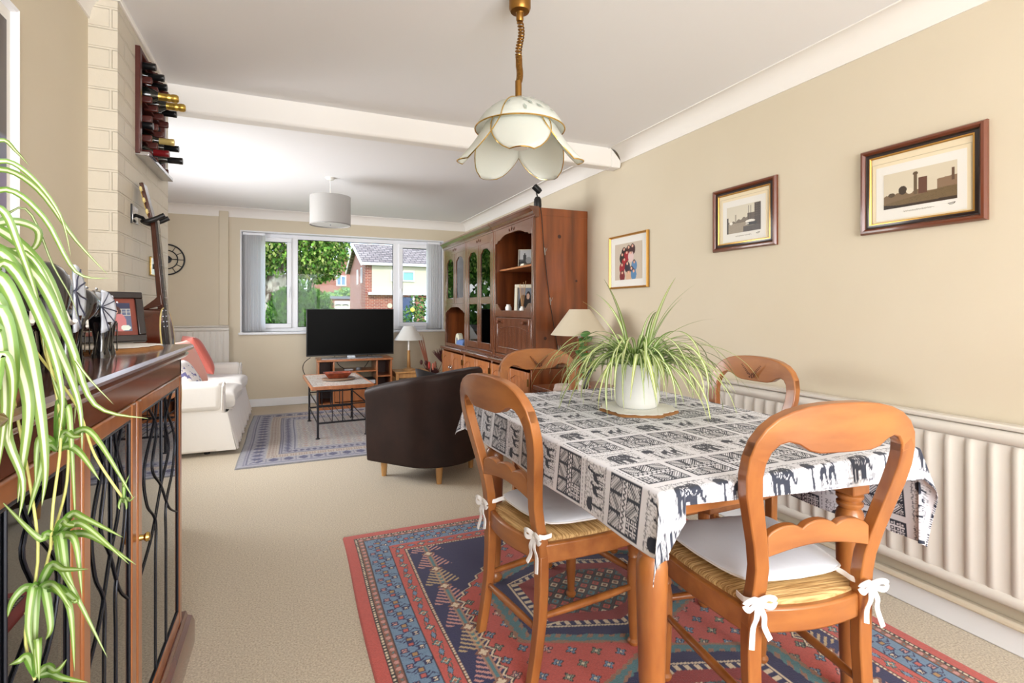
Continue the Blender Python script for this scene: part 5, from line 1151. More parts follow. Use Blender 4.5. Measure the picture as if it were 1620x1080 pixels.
for s in (-1, 1):
    for k in range(3): z = .035+.048*k; M().tube([tuple(HT @ Vector((-.010, s*.032, z))), tuple(HT @ Vector((-.010, s*.052, z)))], .003, 6).ball(tuple(HT @ Vector((-.010, s*.060, z))), (.006, .010, .012), 10).build('tuning_peg', bone, gt)
sw = thing('light_switch', 'brass-edged wall switch plate on the brick behind the guitar neck', 'light switch', (CHX, 2.98, 1.39))
M().box(0, .009, -.065, .065, -.045, .045).build('plate', brass, sw, bevel=.003); M().box(.009, .0105, -.058, .058, -.038, .038).build('plate_face', chrome, sw)
for y in (-.02, .02): M().box(.0105, .016, y-.006, y+.006, -.012, .012).build('rocker', black_m, sw, bevel=.002)
# ---------------------------------------------------------------- leaded glass display cabinet
cabw = wood('display_cabinet_mahogany', (136, 86, 58), (108, 64, 42), .2, 3, (1, .2, 1), .7); cabt = wood('cabinet_top_polish', (112, 62, 42), (88, 46, 32), .16, 3, (1, .15, 1), .8); cabv = wood('cabinet_stile', (164, 104, 60), (136, 80, 44), .28, 3, (1, 1, .2), .5)
DX, DB, DZ = -.345, LW+.004, 1.062; DY0, DY1 = .13, 2.10
dc = thing('display_cabinet', 'low mahogany display cabinet with leaded glass doors along the wall', 'cabinet', (0, 0, 0))
prof = [(0, 0), (.006, .0), (.014, .006), (.018, .014), (.012, .020), (.014, .024), (.030, .028), (.034, .036), (.030, .044), (.0, .046)]
M().prism([(DB, DZ-.046)]+[(DX+a, DZ-.046+b) for a, b in prof]+[(DB, DZ)], DY0-.03, DY1+.035, 'y').build('top', cabt, dc, smooth=35)
M().box(DX-.02, DX, DY0, DY1, DZ-.10, DZ-.046).build('frieze_rail', cabt, dc)
M().box(DB, DX, DY1-.02, DY1, .11, DZ-.046).box(DB, DX, DY0, DY0+.02, .11, DZ-.046).build('end_panel', cabv, dc)
M().box(DB, DB+.012, DY0+.02, DY1-.02, .11, DZ-.1).build('back_panel', pine_in, dc); M().box(DB+.012, DX, DY0+.02, DY1-.02, .10, .12).build('floor_board', cabt, dc)
M().prism([(DB, 0), (DX+.035, 0), (DX+.035, .075), (DX+.028, .095), (DX+.014, .10), (DX+.008, .115), (DB, .115)], DY0-.03, DY1+.04, 'y').build('plinth', cabt, dc, smooth=30)
for z in (.42, .72): M().box(DB+.012, DX-.05, DY0+.02, DY1-.02, z, z+.014).build('shelf', cabt, dc)
doors = [(1.52, 2.075), (1.155, 1.505), (.64, 1.14), (.14, .63)]
for y0_, y1_ in ((1.505, 1.52), (1.14, 1.155), (.63, .64)): M().box(DX-.02, DX+.001, y0_, y1_, .115, DZ-.1).build('mullion', cabv, dc)
lead = mat('black_lead_came', (40, 42, 50), .4, .5)
for y0, y1 in doors:
    z0, z1 = .118, DZ-.102; s = .038
    m = M().box(DX-.014, DX+.006, y0, y0+s, z0, z1).box(DX-.014, DX+.006, y1-s, y1, z0, z1).box(DX-.013, DX+.005, y0+s, y1-s, z0, z0+.05).box(DX-.013, DX+.005, y0+s, y1-s, z1-.035, z1)
    d = m.build('door', cabv, dc, bevel=.004)
    a, b = y0+s, y1-s; w_ = b-a; ym = (a+b)/2; za, zb = z0+.05, z1-.035
    M().box(DX-.004, DX-.001, a, b, za, zb).build('glass_pane', glassmat('cabinet_door_glass', (225, 232, 232), 1.8, .01), d)
    m = M(); x = DX+.001
    for y in (a+.003, b-.003): m.tube([(x, y, za), (x, y, zb)], .0028, 6)
    for z in (za+.003, zb-.003): m.tube([(x, a, z), (x, b, z)], .0028, 6)
    for q in (-1, 1):
        m.tube(catmull([(x, ym+q*w_*.14, za), (x, ym+q*w_*.14, za+.30), (x, ym+q*w_*.14, za+.42), (x, ym+q*w_*.34, za+.50), (x, ym+q*w_*.40, za+.60), (x, ym+q*w_*.18, za+.70), (x, ym+q*w_*.10, zb)], 6), .0019, 6)
        m.tube(catmull([(x, ym+q*w_*.48, za+.34), (x, ym+q*w_*.22, za+.40), (x, ym, za+.50), (x, ym-q*w_*.22, za+.58), (x, ym-q*w_*.12, za+.68), (x, ym-q*w_*.32, zb)], 6), .0019, 6)
    m.tube([(x, ym, za+.5), (x, ym, zb)], .0023, 6)
    m.build('lead_lattice', lead, d)
M().lathe([(0, 0), (.008, 0), (.006, .008), (.012, .014), (.010, .02), (0, .022)], T=Matrix.Translation((DX+.006, 1.535, .62)) @ Matrix.Rotation(PI/2, 4, 'Y'), n=14).build('door_knob', brass, dc)
# books and boxes behind the glass
bk = [((40, 46, 90), .2), ((150, 40, 44), .22), ((190, 186, 170), .24), ((30, 34, 40), .21), ((70, 80, 150), .23), ((120, 90, 60), .2), ((44, 80, 70), .24), ((200, 196, 190), .22), ((24, 26, 34), .25), ((110, 30, 40), .2)]
names = ['navy', 'red', 'cream', 'black', 'blue', 'tan', 'green', 'pale grey', 'dark slate', 'maroon']
r_ = random.Random(11); y = .72; i = 0
for sh, (z, y_a, y_b) in enumerate(((.434, .70, 1.12), (.734, 1.20, 1.46), (.434, 1.55, 1.85), (.734, .72, 1.10))):
    y = y_a
    while y < y_b:
        c, h = bk[i % 10]; w_ = .022+.018*r_.random(); h = min(h, .215); d_ = .13+.03*r_.random()
        o = M().box(-d_, 0, 0, w_, 0, h).build('book', mat('book%d' % (i % 10), c, .6), bevel=.002); o.location = (DX-.07, y, z)
        tag(o, '%s%s book spine on the %s glass cabinet shelf, %s' % (['', 'thick ', 'tall ', 'thin '][i//10 % 4], names[i % 10], 'lower' if z < .5 else 'upper', ['first group near the plant', 'behind the narrow door', 'behind the far door', 'above the first group'][sh]), 'book', 'books behind the cabinet glass'); y += w_+.003; i += 1
# things on top of the cabinet
slab = mat('bark_edge', (150, 104, 60), .9, bump=(40, 1, (1, 1, 1))); lace = mat('white_lace', (244, 242, 236), .9, bump=(120, .6, (1, 1, 1)))
def doily(name, label, loc, R, seed, rzz=0, sx=1.0):
    t = thing(name, label, 'mat', loc, rzz); r_ = random.Random(seed); ph = [r_.uniform(0, 6.28) for _ in range(5)]
    def rad(a): return R*(1+.05*math.sin(3*a+ph[0])+.035*math.sin(7*a+ph[1])+.02*math.sin(13*a+ph[2]))
    def top(u, v):
        a = v*2*PI; k = [(0, .011), (.5, .011), (.93, .011), (1.0, .007), (1.02, .0), (0, 0)][round(u*5)]
        return (rad(a)*k[0]*math.cos(a)*sx, rad(a)*k[0]*math.sin(a), k[1])
    M().grid(top, 6, 90, cv=True).build('bark_slab', slab, t, smooth=60)
    def ltop(u, v):
        a = v*2*PI; sc = rad(a)*(.955+.05*abs(math.sin(a*11))); k = [(0, .0135), (.9, .0135), (1, .0125), (1.0, .0112), (0, .0112)][round(u*4)]; return (sc*k[0]*math.cos(a)*sx, sc*k[0]*math.sin(a), k[1])
    M().grid(ltop, 5, 132, cv=True).build('lace_mat', lace, t, smooth=60); return t
doily('round_slab', 'bark-edged pale slab under the photo frame at the far end of the cabinet', (-.505, 1.90, DZ), .135, 2)
leaning('photo_frame', 'black and red framed snapshot of two women standing on the bark-edged slab', (-.505, 1.96, DZ+.014), CR(30), .18, .165, 'couple', mat('black_lacquer_frame', (26, 16, 16), .2, coat=.5), .022, mat('red_inner_frame', (120, 52, 36), .4), .014, tilt=.30)
t = leaning('photo_frame', 'reddish wooden photo frame at the near end of the cabinet top', (-.455, 1.03, DZ+.001), CR(58), .17, .13, 'portrait', cabv, .026, cabv, .006, tilt=.35)
ceram = mat('glossy_black_glaze', (16, 15, 18), .1, coat=.8, noise=(9, (40, 26, 22), (1, 1, 1), .6, .75)); silver_e = mat('silvery_blue_ear', (206, 214, 228), .25, .1, coat=.4)
def elephant_fig(loc, rz, s, label):
    t = thing('elephant_figurine', label, 'figurine', loc, rz); S = Matrix.Scale(s, 4)
    # body: one continuous lofted surface along the spine, head at +y
    ax = [(-.105, .115, .012, .014), (-.10, .118, .040, .044), (-.07, .122, .058, .058), (-.02, .126, .066, .062), (.03, .126, .062, .060), (.065, .130, .046, .050), (.085, .138, .038, .044), (.110, .140, .038, .046), (.135, .126, .030, .038), (.152, .105, .020, .024), (.160, .080, .014, .016), (.163, .055, .011, .012), (.166, .034, .009, .010), (.176, .020, .008, .008), (.190, .022, .006, .006)]
    m = M(); n = 18; V = []
    for y, z, rx, rz_ in ax: V += [(rx*math.cos(2*PI*j/n), y, z+rz_*math.sin(2*PI*j/n)) for j in range(n)]
    k = len(ax); F = [(i*n+j, i*n+(j+1) % n, (i+1)*n+(j+1) % n, (i+1)*n+j) for i in range(k-1) for j in range(n)]+[tuple(range(n)), tuple((k-1)*n+j for j in reversed(range(n)))]
    m.add(V, F, S).build('body', ceram, t, smooth=180, sub=1)
    for x in (-.036, .036):
        for y in (-.066, .052):
            M().lathe([(0, 0), (.022, 0), (.020, .010), (.015, .03), (.018, .06), (.024, .095), (0, .10)], (x, y, 0), 12, T=S).build('leg', ceram, t)
            m = M()
            for q in range(6): m.tube([(x+.0235*math.cos(q*1.05), y+.0235*math.sin(q*1.05), .01), (x+.026*math.cos(q*1.05+.5), y+.026*math.sin(q*1.05+.5), .09)], .0016, 5, T=S)
            m.build('filigree', ceram, t)
    for sgn in (-1, 1):
        m = M()
        def ear(u, v):
            a = -PI/2+PI*u; r = v; return (sgn*(.042+.026*r*math.cos(a)), .090-.056*r*math.cos(a)+.004*math.sin(8*r), .135+.056*r*math.sin(a)-.012*r)
        m.grid(ear, 14, 7, T=S); e = m.build('ear', silver_e, t, smooth=180); e.modifiers.new('t', 'SOLIDIFY').thickness = .003*s
        m = M()
        for q in (.15, .33, .5, .67, .85): m.tube([ear(q, w/6) for w in range(7)], .0018, 5, T=S)
        m.build('ear_ribs', mat('ear_dark_rib', (60, 64, 84), .4), e)
        M().tube(catmull([(sgn*.018, .145, .105), (sgn*.022, .165, .085), (sgn*.024, .185, .088)], 5), .0032, 8, T=S).build('tusk', white_c, t)
    M().tube(catmull([(0, -.105, .13), (0, -.118, .10), (0, -.116, .06)], 4), .003, 6, T=S).build('tail', ceram, t)
    m = M()
    for q in range(9): a = -1.2+2.4*q/8; m.tube([(.067*math.sin(a), -.05+.008*q, .124+.063*math.cos(a)), (.068*math.sin(a), -.02+.008*q, .126+.063*math.cos(a))], .0022, 5, T=S)
    m.build('saddle_pattern', silver_e, t)
    return t
elephant_fig((-.478, 1.65, DZ), CR(189), .95, 'small glossy black elephant figurine with silver ears, nearer the photo frame')
elephant_fig((-.47, 1.31, DZ), CR(208), 1.16, 'large glossy black elephant figurine with patterned back behind the trailing leaves')
# ---------------------------------------------------------------- spider plants
leafm = mat('spider_leaf', (255, 255, 255), .42, attr=True, spec=.4)
G_ED, G_MID, G_CR = (78/255, 124/255, 46/255), (104/255, 150/255, 60/255), (222/255, 228/255, 196/255)
class Leaves:
    def __init__(s): s.m = M(); s.col = []
    def ribbon(s, pts, w, up=None, cr=1.0, vfold=.25, dark=1.0, pale=0):
        pts = catmull(pts, 5); n = len(pts); V = []
        for i, p in enumerate(pts):
            u = i/(n-1); t = (pts[min(i+1, n-1)]-pts[max(i-1, 0)]).normalized(); side = t.cross(Vector((0, 0, 1)) if up is None else Vector(up))
            if side.length < 1e-3: side = Vector((1, 0, 0))
            side.normalize(); nn = side.cross(t)
            ww = w*(min(1, .45+u*3)*(1-u**2.6)+.015)
            for q, k in ((-1, 0), (-.42, 1), (-.24, 2), (.24, 2), (.42, 1), (1, 0)):
                V.append(p+side*ww*q+nn*ww*vfold*(abs(q)-.3))
                c = (G_ED, G_MID, tuple(a*cr+b*(1-cr) for a, b in zip(G_CR, G_MID)))[k]; c = tuple(p_*(1-pale)+g_*pale for p_, g_ in zip(c, (.74, .84, .58))); f = (dark*(1-.12*u)); s.col.append((c[0]*f*(1+.25*u*(k < 2)), c[1]*f, c[2]*f))
        F = [(i*6+j, i*6+j+1, (i+1)*6+j+1, (i+1)*6+j) for i in range(n-1) for j in range(5)]
        s.m.add(V, F)
    def build(s, name, parent):
        s.m.c = srgb2lin(np.array(s.col)); return s.m.build(name, leafm, parent, smooth=180)
r_ = random.Random(21)
POT = Vector((1.30, 1.726, TZ+.0165))
sp_ = thing('spider_plant', 'bushy spider plant with striped arching leaves in a white pot on the table', 'potted plant', POT)
M().lathe([(0, 0), (.070, 0), (.080, .008), (.088, .03), (.0925, .172), (.0925, .178), (.088, .178), (.086, .165), (.083, .14), (0, .135)], n=48).build('pot', mat('white_glazed_pot', (232, 234, 232), .28), sp_, smooth=50)
M().lathe([(0, .150), (.05, .153), (.085, .146), (.085, .13), (0, .13)], n=24).build('soil', mat('dark_soil', (66, 46, 36), .95, bump=(60, 1, (1, 1, 1))), sp_)
groups = [Leaves() for _ in range(8)]
for k in range(200):
    a = k*2.39996+r_.uniform(-.25, .25); L = r_.uniform(.26, .50); el = r_.uniform(.35, 1.35) if k > 24 else r_.uniform(1.1, 1.5)
    if k < 24: L = r_.uniform(.22, .42)
    if k < 9: L = .36+.012*k
    b = Vector((.045*math.cos(a)*r_.random()+.02*math.cos(a), .045*math.sin(a)*r_.random()+.02*math.sin(a), .150)); d = Vector((math.cos(a), math.sin(a), 0)); P = [b]
    h, z, th = 0, .150, el; st = L/8; curl = (el+r_.uniform(.7, 1.45))/8*1.25 if k >= 9 else .10+.02*(k % 4); tw = r_.uniform(-.08, .08); aa = a
    for i in range(8):
        h += st*math.cos(th); z += st*math.sin(th); th -= curl; aa += tw*.3; th = max(th, -1.52)
        zz = z; rr = Vector((math.cos(aa), math.sin(aa), 0))*h
        if zz < .006: zz = .006+.002*i
        q = b+rr; q.z = zz
        if zz < .175 and math.hypot(q.x, q.y) < .101: f = .102/math.hypot(q.x, q.y); q.x *= f; q.y *= f
        P.append(q)
    groups[k % 8].ribbon(P, r_.uniform(.0050, .0100), cr=1, dark=r_.uniform(.95, 1.15), pale=r_.uniform(0, .5))
for g in groups: g.build('leaf_tuft', sp_)
doily('pot_slab', 'bark-edged slab with white lace mat under the spider plant pot', (1.295, 1.715, TZ+.0028), .150, 7)
# plant standing on the cabinet, its leaves and runners trailing over the doors
HP = Vector((-.50, .80, DZ))
hp = thing('trailing_spider_plant', 'large spider plant trailing long striped leaves and plantlets over the display cabinet', 'potted plant', HP)
M().lathe([(0, 0), (.085, 0), (.09, .02), (.115, .20), (.12, .205), (.12, .215), (.11, .215), (.10, .19), (0, .185)], n=36).build('pot', mat('terracotta_pot', (176, 104, 74), .8), hp, smooth=50)
M().lathe([(0, .195), (.102, .192), (.1, .17), (0, .17)], n=24).build('soil', MATS['dark_soil'], hp)
lv = [Leaves() for _ in range(4)]
courses = [   # leaf mid-lines relative to the pot base, metres
    [(0.0806, 0.1653, 0.2626), (0.1272, 0.1669, 0.2937), (0.1684, 0.1709, 0.2564), (0.2036, 0.1775, 0.1787), (0.2455, 0.1812, 0.1703)],
    [(0.0806, 0.1653, 0.289), (0.1086, 0.1967, 0.3281), (0.142, 0.2259, 0.3076), (0.1808, 0.2527, 0.2345), (0.2235, 0.256, 0.1782)],
    [(0.0544, 0.2419, 0.3412), (0.088, 0.2492, 0.3841), (0.1016, 0.2651, 0.3725), (0.1108, 0.2829, 0.356)],
    [(0.1039, 0.1116, 0.2131), (0.1395, 0.118, 0.2029), (0.1822, 0.1105, 0.1649), (0.2183, 0.1058, 0.0773), (0.2507, 0.0918, -0.011), (0.3145, 0.086, -0.0346)],
    [(0.1155, 0.0848, 0.1781), (0.1498, 0.0918, 0.1964), (0.1834, 0.0882, 0.1383), (0.2143, 0.0857, 0.0614), (0.2379, 0.0755, -0.0073), (0.2419, 0.0738, -0.0759)],
    [(0.0922, 0.1384, 0.2415), (0.1373, 0.1408, 0.2273), (0.1815, 0.1326, 0.1751), (0.2063, 0.1328, 0.0942), (0.2188, 0.1274, 0.0216), (0.2171, 0.1281, -0.0419)],
    [(0.0922, 0.1384, 0.2844), (0.1292, 0.1443, 0.3287), (0.1605, 0.1525, 0.3118), (0.1898, 0.1617, 0.2611), (0.1966, 0.1805, 0.2026)],
    [(0.1388, 0.0312, 0.1367), (0.1632, 0.0425, 0.1371), (0.1835, 0.0446, 0.0657), (0.1981, 0.0383, 0.002), (0.1908, 0.0414, -0.0777), (0.1857, 0.0436, -0.1215)],
    [(0.1272, 0.058, 0.1607), (0.1652, 0.0525, 0.1613), (0.1898, 0.0528, 0.0891), (0.2061, 0.0457, 0.0001), (0.2135, 0.0425, -0.0808), (0.2091, 0.0444, -0.1293)],
    [(0.1505, 0.0044, 0.1141), (0.1807, 0.0131, 0.1215), (0.1897, 0.0201, 0.052), (0.1776, 0.0362, -0.0276), (0.1963, 0.0282, -0.0903), (0.192, 0.03, -0.1374)],
    [(0.0772, 0.1885, 0.2393), (0.1158, 0.2154, 0.2552), (0.142, 0.2259, 0.2439), (0.133, 0.2298, 0.2145), (0.0983, 0.223, 0.2169)],
    [(0.1752, -0.0281, 0.0291), (0.191, -0.0131, 0.07), (0.1995, -0.0059, 0.0392), (0.1904, 0.0089, -0.0381)],
    [(0.1304, 0.0784, 0.17), (0.1662, 0.0738, 0.1789), (0.2033, 0.0687, 0.0964), (0.2247, 0.0594, 0.0131), (0.2202, 0.0614, -0.0536)],
    [(0.108, 0.1316, 0.1986), (0.1663, 0.1174, 0.1997), (0.198, 0.1145, 0.139), (0.2264, 0.1023, 0.0508), (0.2719, 0.0936, -0.0128)],
    [(0.061, 0.2608, 0.2488), (0.1146, 0.2595, 0.2821), (0.151, 0.2547, 0.1925), (0.1732, 0.256, 0.1419), (0.1846, 0.2511, 0.1058)],
    [(0.164, -0.0015, 0.0994), (0.1824, 0.0015, 0.0991), (0.1863, 0.0107, 0.0075), (0.1765, 0.0149, -0.0837)],
    [(0.1155, 0.0848, 0.2428), (0.1498, 0.0918, 0.2547), (0.1679, 0.0949, 0.206), (0.1912, 0.0848, 0.1299), (0.199, 0.0815, 0.0622)]]
for i, c in enumerate(courses):
    P = [Vector(q) for q in c]; P = [Vector((.3*P[0].x, .3*P[0].y, .22))]+P
    lv[i % 4].ribbon(P, [.0052, .0056, .0045, .0078, .0082, .0075, .0045, .009, .009, .008, .007, .007, .0068, .0042, .002, .0075, .0055][i], up=(.35, -.85, .3), cr=.9)
for g in lv: g.build('long_leaves', hp)
run_m = mat('pale_runner_stem', (206, 206, 120), .5); m = M()
runs = [[(0.1192, 0.105, 0.2131), (0.1631, 0.1078, 0.1814), (0.1985, 0.0925, 0.0614), (0.2151, 0.0854, -0.0416), (0.2098, 0.0768, -0.1407), (0.2067, 0.0781, -0.1999)],
    [(0.108, 0.1316, 0.1986), (0.1656, 0.1285, 0.1743), (0.1875, 0.1191, 0.0596), (0.2134, 0.1079, -0.011), (0.215, 0.1072, -0.1169), (0.1956, 0.1156, -0.1963)],
    [(0.0968, 0.1583, 0.1831), (0.1733, 0.1361, 0.0588), (0.2226, 0.1148, -0.0128), (0.2472, 0.1042, -0.0844), (0.2821, 0.1001, -0.1507)],
    [(0.1749, 0.0592, 0.0163), (0.1957, 0.072, -0.1869), (0.1804, 0.0786, -0.3036), (0.1918, 0.0736, -0.3661)],
    [(0.2056, 0.0895, -0.1874), (0.1912, 0.0848, -0.2591), (0.1757, 0.0915, -0.2845)]]
for c in runs: m.tube(catmull(c, 6), .0017, 6)
m.build('runner_stem', run_m, hp)
plantlets = [
    [[(0.2088, 0.0881, -0.1891), (0.2312, 0.0676, -0.1526), (0.2531, 0.0472, -0.1536), (0.299, 0.0274, -0.1786)], [(0.2088, 0.0881, -0.1891), (0.2362, 0.0567, -0.1619), (0.2605, 0.0331, -0.1618), (0.3093, 0.0099, -0.2077)], [(0.2088, 0.0881, -0.1891), (0.2317, 0.0499, -0.1726), (0.2492, 0.0271, -0.1778), (0.2581, 0.0189, -0.2443)], [(0.2088, 0.0881, -0.1891), (0.2215, 0.0717, -0.161), (0.2339, 0.0555, -0.1619), (0.2645, 0.0423, -0.1619)], [(0.2088, 0.0881, -0.1891), (0.2055, 0.0699, -0.1745), (0.2001, 0.0592, -0.1742), (0.1559, 0.0761, -0.1242)], [(0.2088, 0.0881, -0.1891), (0.226, 0.0524, -0.1726), (0.238, 0.0319, -0.2102), (0.2492, 0.0227, -0.2323)], [(0.2088, 0.0881, -0.1891), (0.237, 0.065, -0.1779), (0.2645, 0.0423, -0.1786), (0.3143, 0.0208, -0.2144)], [(0.2088, 0.0881, -0.1891), (0.2189, 0.0641, -0.1761), (0.2265, 0.0478, -0.207), (0.2281, 0.0449, -0.2183)]],
    [[(0.1912, 0.0848, -0.2549), (0.211, 0.0654, -0.2194), (0.2303, 0.0462, -0.2193), (0.2831, 0.0234, -0.3302)], [(0.1912, 0.0848, -0.2549), (0.2182, 0.0536, -0.2401), (0.2418, 0.0303, -0.2587), (0.2485, 0.0252, -0.3398)], [(0.1912, 0.0848, -0.2549), (0.214, 0.0466, -0.2317), (0.231, 0.0241, -0.229), (0.2501, 0.0115, -0.2546)], [(0.1912, 0.0848, -0.2549), (0.1804, 0.0786, -0.2444), (0.17, 0.0722, -0.2563), (0.164, 0.0748, -0.2776)], [(0.1912, 0.0848, -0.2549), (0.1974, 0.0626, -0.2401), (0.2009, 0.048, -0.2911), (0.204, 0.0444, -0.3463)], [(0.1912, 0.0848, -0.2549), (0.2178, 0.045, -0.2073), (0.2384, 0.0209, -0.2052), (0.269, 0.0033, -0.2031)], [(0.1912, 0.0848, -0.2549), (0.2033, 0.0687, -0.2444), (0.2152, 0.0527, -0.2891), (0.2092, 0.0553, -0.3072)], [(0.1912, 0.0848, -0.2549), (0.2219, 0.0519, -0.2401), (0.2492, 0.0271, -0.2506), (0.244, 0.0272, -0.2495)], [(0.1912, 0.0848, -0.2549), (0.1972, 0.0539, -0.2358), (0.1981, 0.0383, -0.2768), (0.2051, 0.0309, -0.31)]],
    [[(0.2062, 0.1001, -0.0718), (0.2182, 0.084, -0.0193), (0.23, 0.0681, -0.0223), (0.2378, 0.0647, -0.1745)], [(0.2062, 0.1001, -0.0718), (0.2292, 0.0706, -0.0618), (0.2492, 0.0489, -0.0703), (0.2713, 0.0372, -0.1029)], [(0.2062, 0.1001, -0.0718), (0.2054, 0.0721, -0.0596), (0.2001, 0.0592, -0.1003), (0.1899, 0.0592, -0.1438)], [(0.2062, 0.1001, -0.0718), (0.234, 0.0772, -0.045), (0.2611, 0.0547, -0.0477), (0.3092, 0.0339, -0.1323)], [(0.2062, 0.1001, -0.0718), (0.2234, 0.0731, -0.0431), (0.2378, 0.0538, -0.0453), (0.25, 0.0464, -0.0448)], [(0.2062, 0.1001, -0.0718), (0.2054, 0.0721, -0.0496), (0.2001, 0.0592, -0.051), (0.1989, 0.0553, -0.1071)], [(0.2062, 0.1001, -0.0718), (0.2143, 0.0857, -0.0021), (0.2222, 0.0714, -0.0054), (0.2067, 0.0781, 0.0368)]],
    [[(0.1934, 0.073, -0.3619), (0.1877, 0.0645, -0.3293), (0.1823, 0.056, -0.3275), (0.1705, 0.0611, -0.3331)], [(0.1934, 0.073, -0.3619), (0.2138, 0.0446, -0.3361), (0.231, 0.0241, -0.3326), (0.2435, 0.0165, -0.3169)], [(0.1934, 0.073, -0.3619), (0.2062, 0.0391, -0.2985), (0.2136, 0.0207, -0.2942), (0.2168, 0.015, -0.3368)], [(0.1934, 0.073, -0.3619), (0.2141, 0.0532, -0.3499), (0.2343, 0.0335, -0.3493), (0.264, 0.0207, -0.355)]],
    [[(0.2821, 0.1001, -0.1552), (0.285, 0.0879, -0.1237), (0.2879, 0.0757, -0.1257), (0.2952, 0.0726, -0.108)], [(0.2821, 0.1001, -0.1552), (0.291, 0.0766, -0.1405), (0.2981, 0.0605, -0.1414), (0.3058, 0.0549, -0.1337)], [(0.2821, 0.1001, -0.1552), (0.2913, 0.0677, -0.1402), (0.297, 0.05, -0.1445), (0.2981, 0.0452, -0.1481)], [(0.2821, 0.1001, -0.1552), (0.2817, 0.0893, -0.1461), (0.2815, 0.0785, -0.1521), (0.2831, 0.0778, -0.1574)]]]
for n_, lst in enumerate(plantlets):
    L = Leaves()
    for c in lst: L.ribbon(c, .0052 if n_ < 4 else .0022, up=(.35, -.85, .3), cr=.6)
    L.build('plantlet', hp)
# ---------------------------------------------------------------- outside
grass = mat('lawn', (96, 128, 60), .95, noise=(8, (70, 104, 44), (1, 1, 1)))
o = struct(M().box(-40, 60, FW+.31, 140, -.20, -.15).build('ground', grass))
o = struct(M().box(-40, 60, 17.5, 22.5, -.15, -.14).build('road', mat('tarmac', (120, 118, 116), .9)))
brk = mat('red_brick', (168, 98, 76), .85); N = brk.node_tree.nodes; L = brk.node_tree.links
tc2 = N.new('ShaderNodeTexCoord'); sxy = N.new('ShaderNodeSeparateXYZ'); L.new(tc2.outputs['Object'], sxy.inputs[0]); ad = N.new('ShaderNodeMath'); L.new(sxy.outputs[0], ad.inputs[0]); L.new(sxy.outputs[1], ad.inputs[1]); cb = N.new('ShaderNodeCombineXYZ'); L.new(ad.outputs[0], cb.inputs[0]); L.new(sxy.outputs[2], cb.inputs[1])
bt = N.new('ShaderNodeTexBrick'); L.new(cb.outputs[0], bt.inputs['Vector']); bt.inputs['Scale'].default_value = 1; bt.inputs['Brick Width'].default_value = .26; bt.inputs['Row Height'].default_value = .09; bt.inputs['Mortar Size'].default_value = .010
bt.inputs['Color1'].default_value = (*lin((172, 96, 78)), 1); bt.inputs['Color2'].default_value = (*lin((136, 74, 66)), 1); bt.inputs['Mortar'].default_value = (*lin((190, 160, 140)), 1); L.new(bt.outputs['Color'], N['Principled BSDF'].inputs['Base Color'])
rooft = mat('grey_brown_roof_tile', (140, 128, 120), .9); N = rooft.node_tree.nodes; L = rooft.node_tree.links
tc2 = N.new('ShaderNodeTexCoord'); bt = N.new('ShaderNodeTexBrick'); mp = N.new('ShaderNodeMapping'); mp.inputs['Rotation'].default_value = (PI/2*0, 0, 0); sxy = N.new('ShaderNodeSeparateXYZ'); cb = N.new('ShaderNodeCombineXYZ'); L.new(tc2.outputs['Object'], sxy.inputs[0]); L.new(sxy.outputs[0], cb.inputs[0]); L.new(sxy.outputs[2], cb.inputs[1]); L.new(cb.outputs[0], bt.inputs['Vector'])
bt.inputs['Scale'].default_value = 1; bt.inputs['Brick Width'].default_value = .34; bt.inputs['Row Height'].default_value = .15; bt.inputs['Mortar Size'].default_value = .02; bt.inputs['Color1'].default_value = (*lin((160, 146, 138)), 1); bt.inputs['Color2'].default_value = (*lin((128, 114, 108)), 1); bt.inputs['Mortar'].default_value = (*lin((70, 62, 62)), 1); L.new(bt.outputs['Color'], N['Principled BSDF'].inputs['Base Color'])
render_w = mat('cream_render', (206, 196, 172), .8); whitep = mat('white_fascia', (236, 236, 238), .5); teal = mat('teal_reflection_glass', (130, 180, 176), .3); navyd = mat('navy_door', (50, 70, 110), .4); glz = mat('blue_window_glass', (110, 140, 170), .15)  # teal panes: window reflection painted in as flat colour
def hip(x0, x1, y0, y1, ze, zr, ov=.25):  # gable roof, ridge along x
    ym = (y0+y1)/2; a = (x0-ov, x1+ov); V = []
    for x in a: V += [(x, y0-ov, ze-.12), (x, ym, zr), (x, y1+ov, ze-.12), (x, y1+ov, ze), (x, ym, zr+.14), (x, y0-ov, ze)]
    return M().add(V, [(0, 1, 2, 3, 4, 5), (11, 10, 9, 8, 7, 6)]+[(i, i+6, (i+1) % 6+6, (i+1) % 6) for i in range(6)])
hs = thing('house', 'brick and cream rendered house across the road with a grey tiled roof', 'house', (0, 0, -.15))
x0, x1, y0, y1, ze, zr = 3.94, 15, 30, 38, 3.95, 5.35; ym = (y0+y1)/2
M().box(x0, x1, y0, y1, 0, ze).add([(x0, y0, ze), (x0, y1, ze), (x0, ym, zr), (x1, y0, ze), (x1, y1, ze), (x1, ym, zr)], [(0, 1, 2), (3, 5, 4), (0, 2, 5, 3), (1, 4, 5, 2)]).build('brick_walls', brk, hs, smooth=0)
hip(x0, x1, y0, y1, ze, zr+.02).build('roof', rooft, hs, smooth=0)
M().box(x0+.35, x1, y0-.06, y0, 2.3, ze-.12).build('render_panel', render_w, hs)
M().box(x0+.15, x1+.3, y0-.30, y0, 2.16, 2.3).build('canopy_ledge', whitep, hs); M().box(x0-.26, x1+.3, y0-.33, y0-.22, ze-.12, ze+.02).build('gutter', whitep, hs)
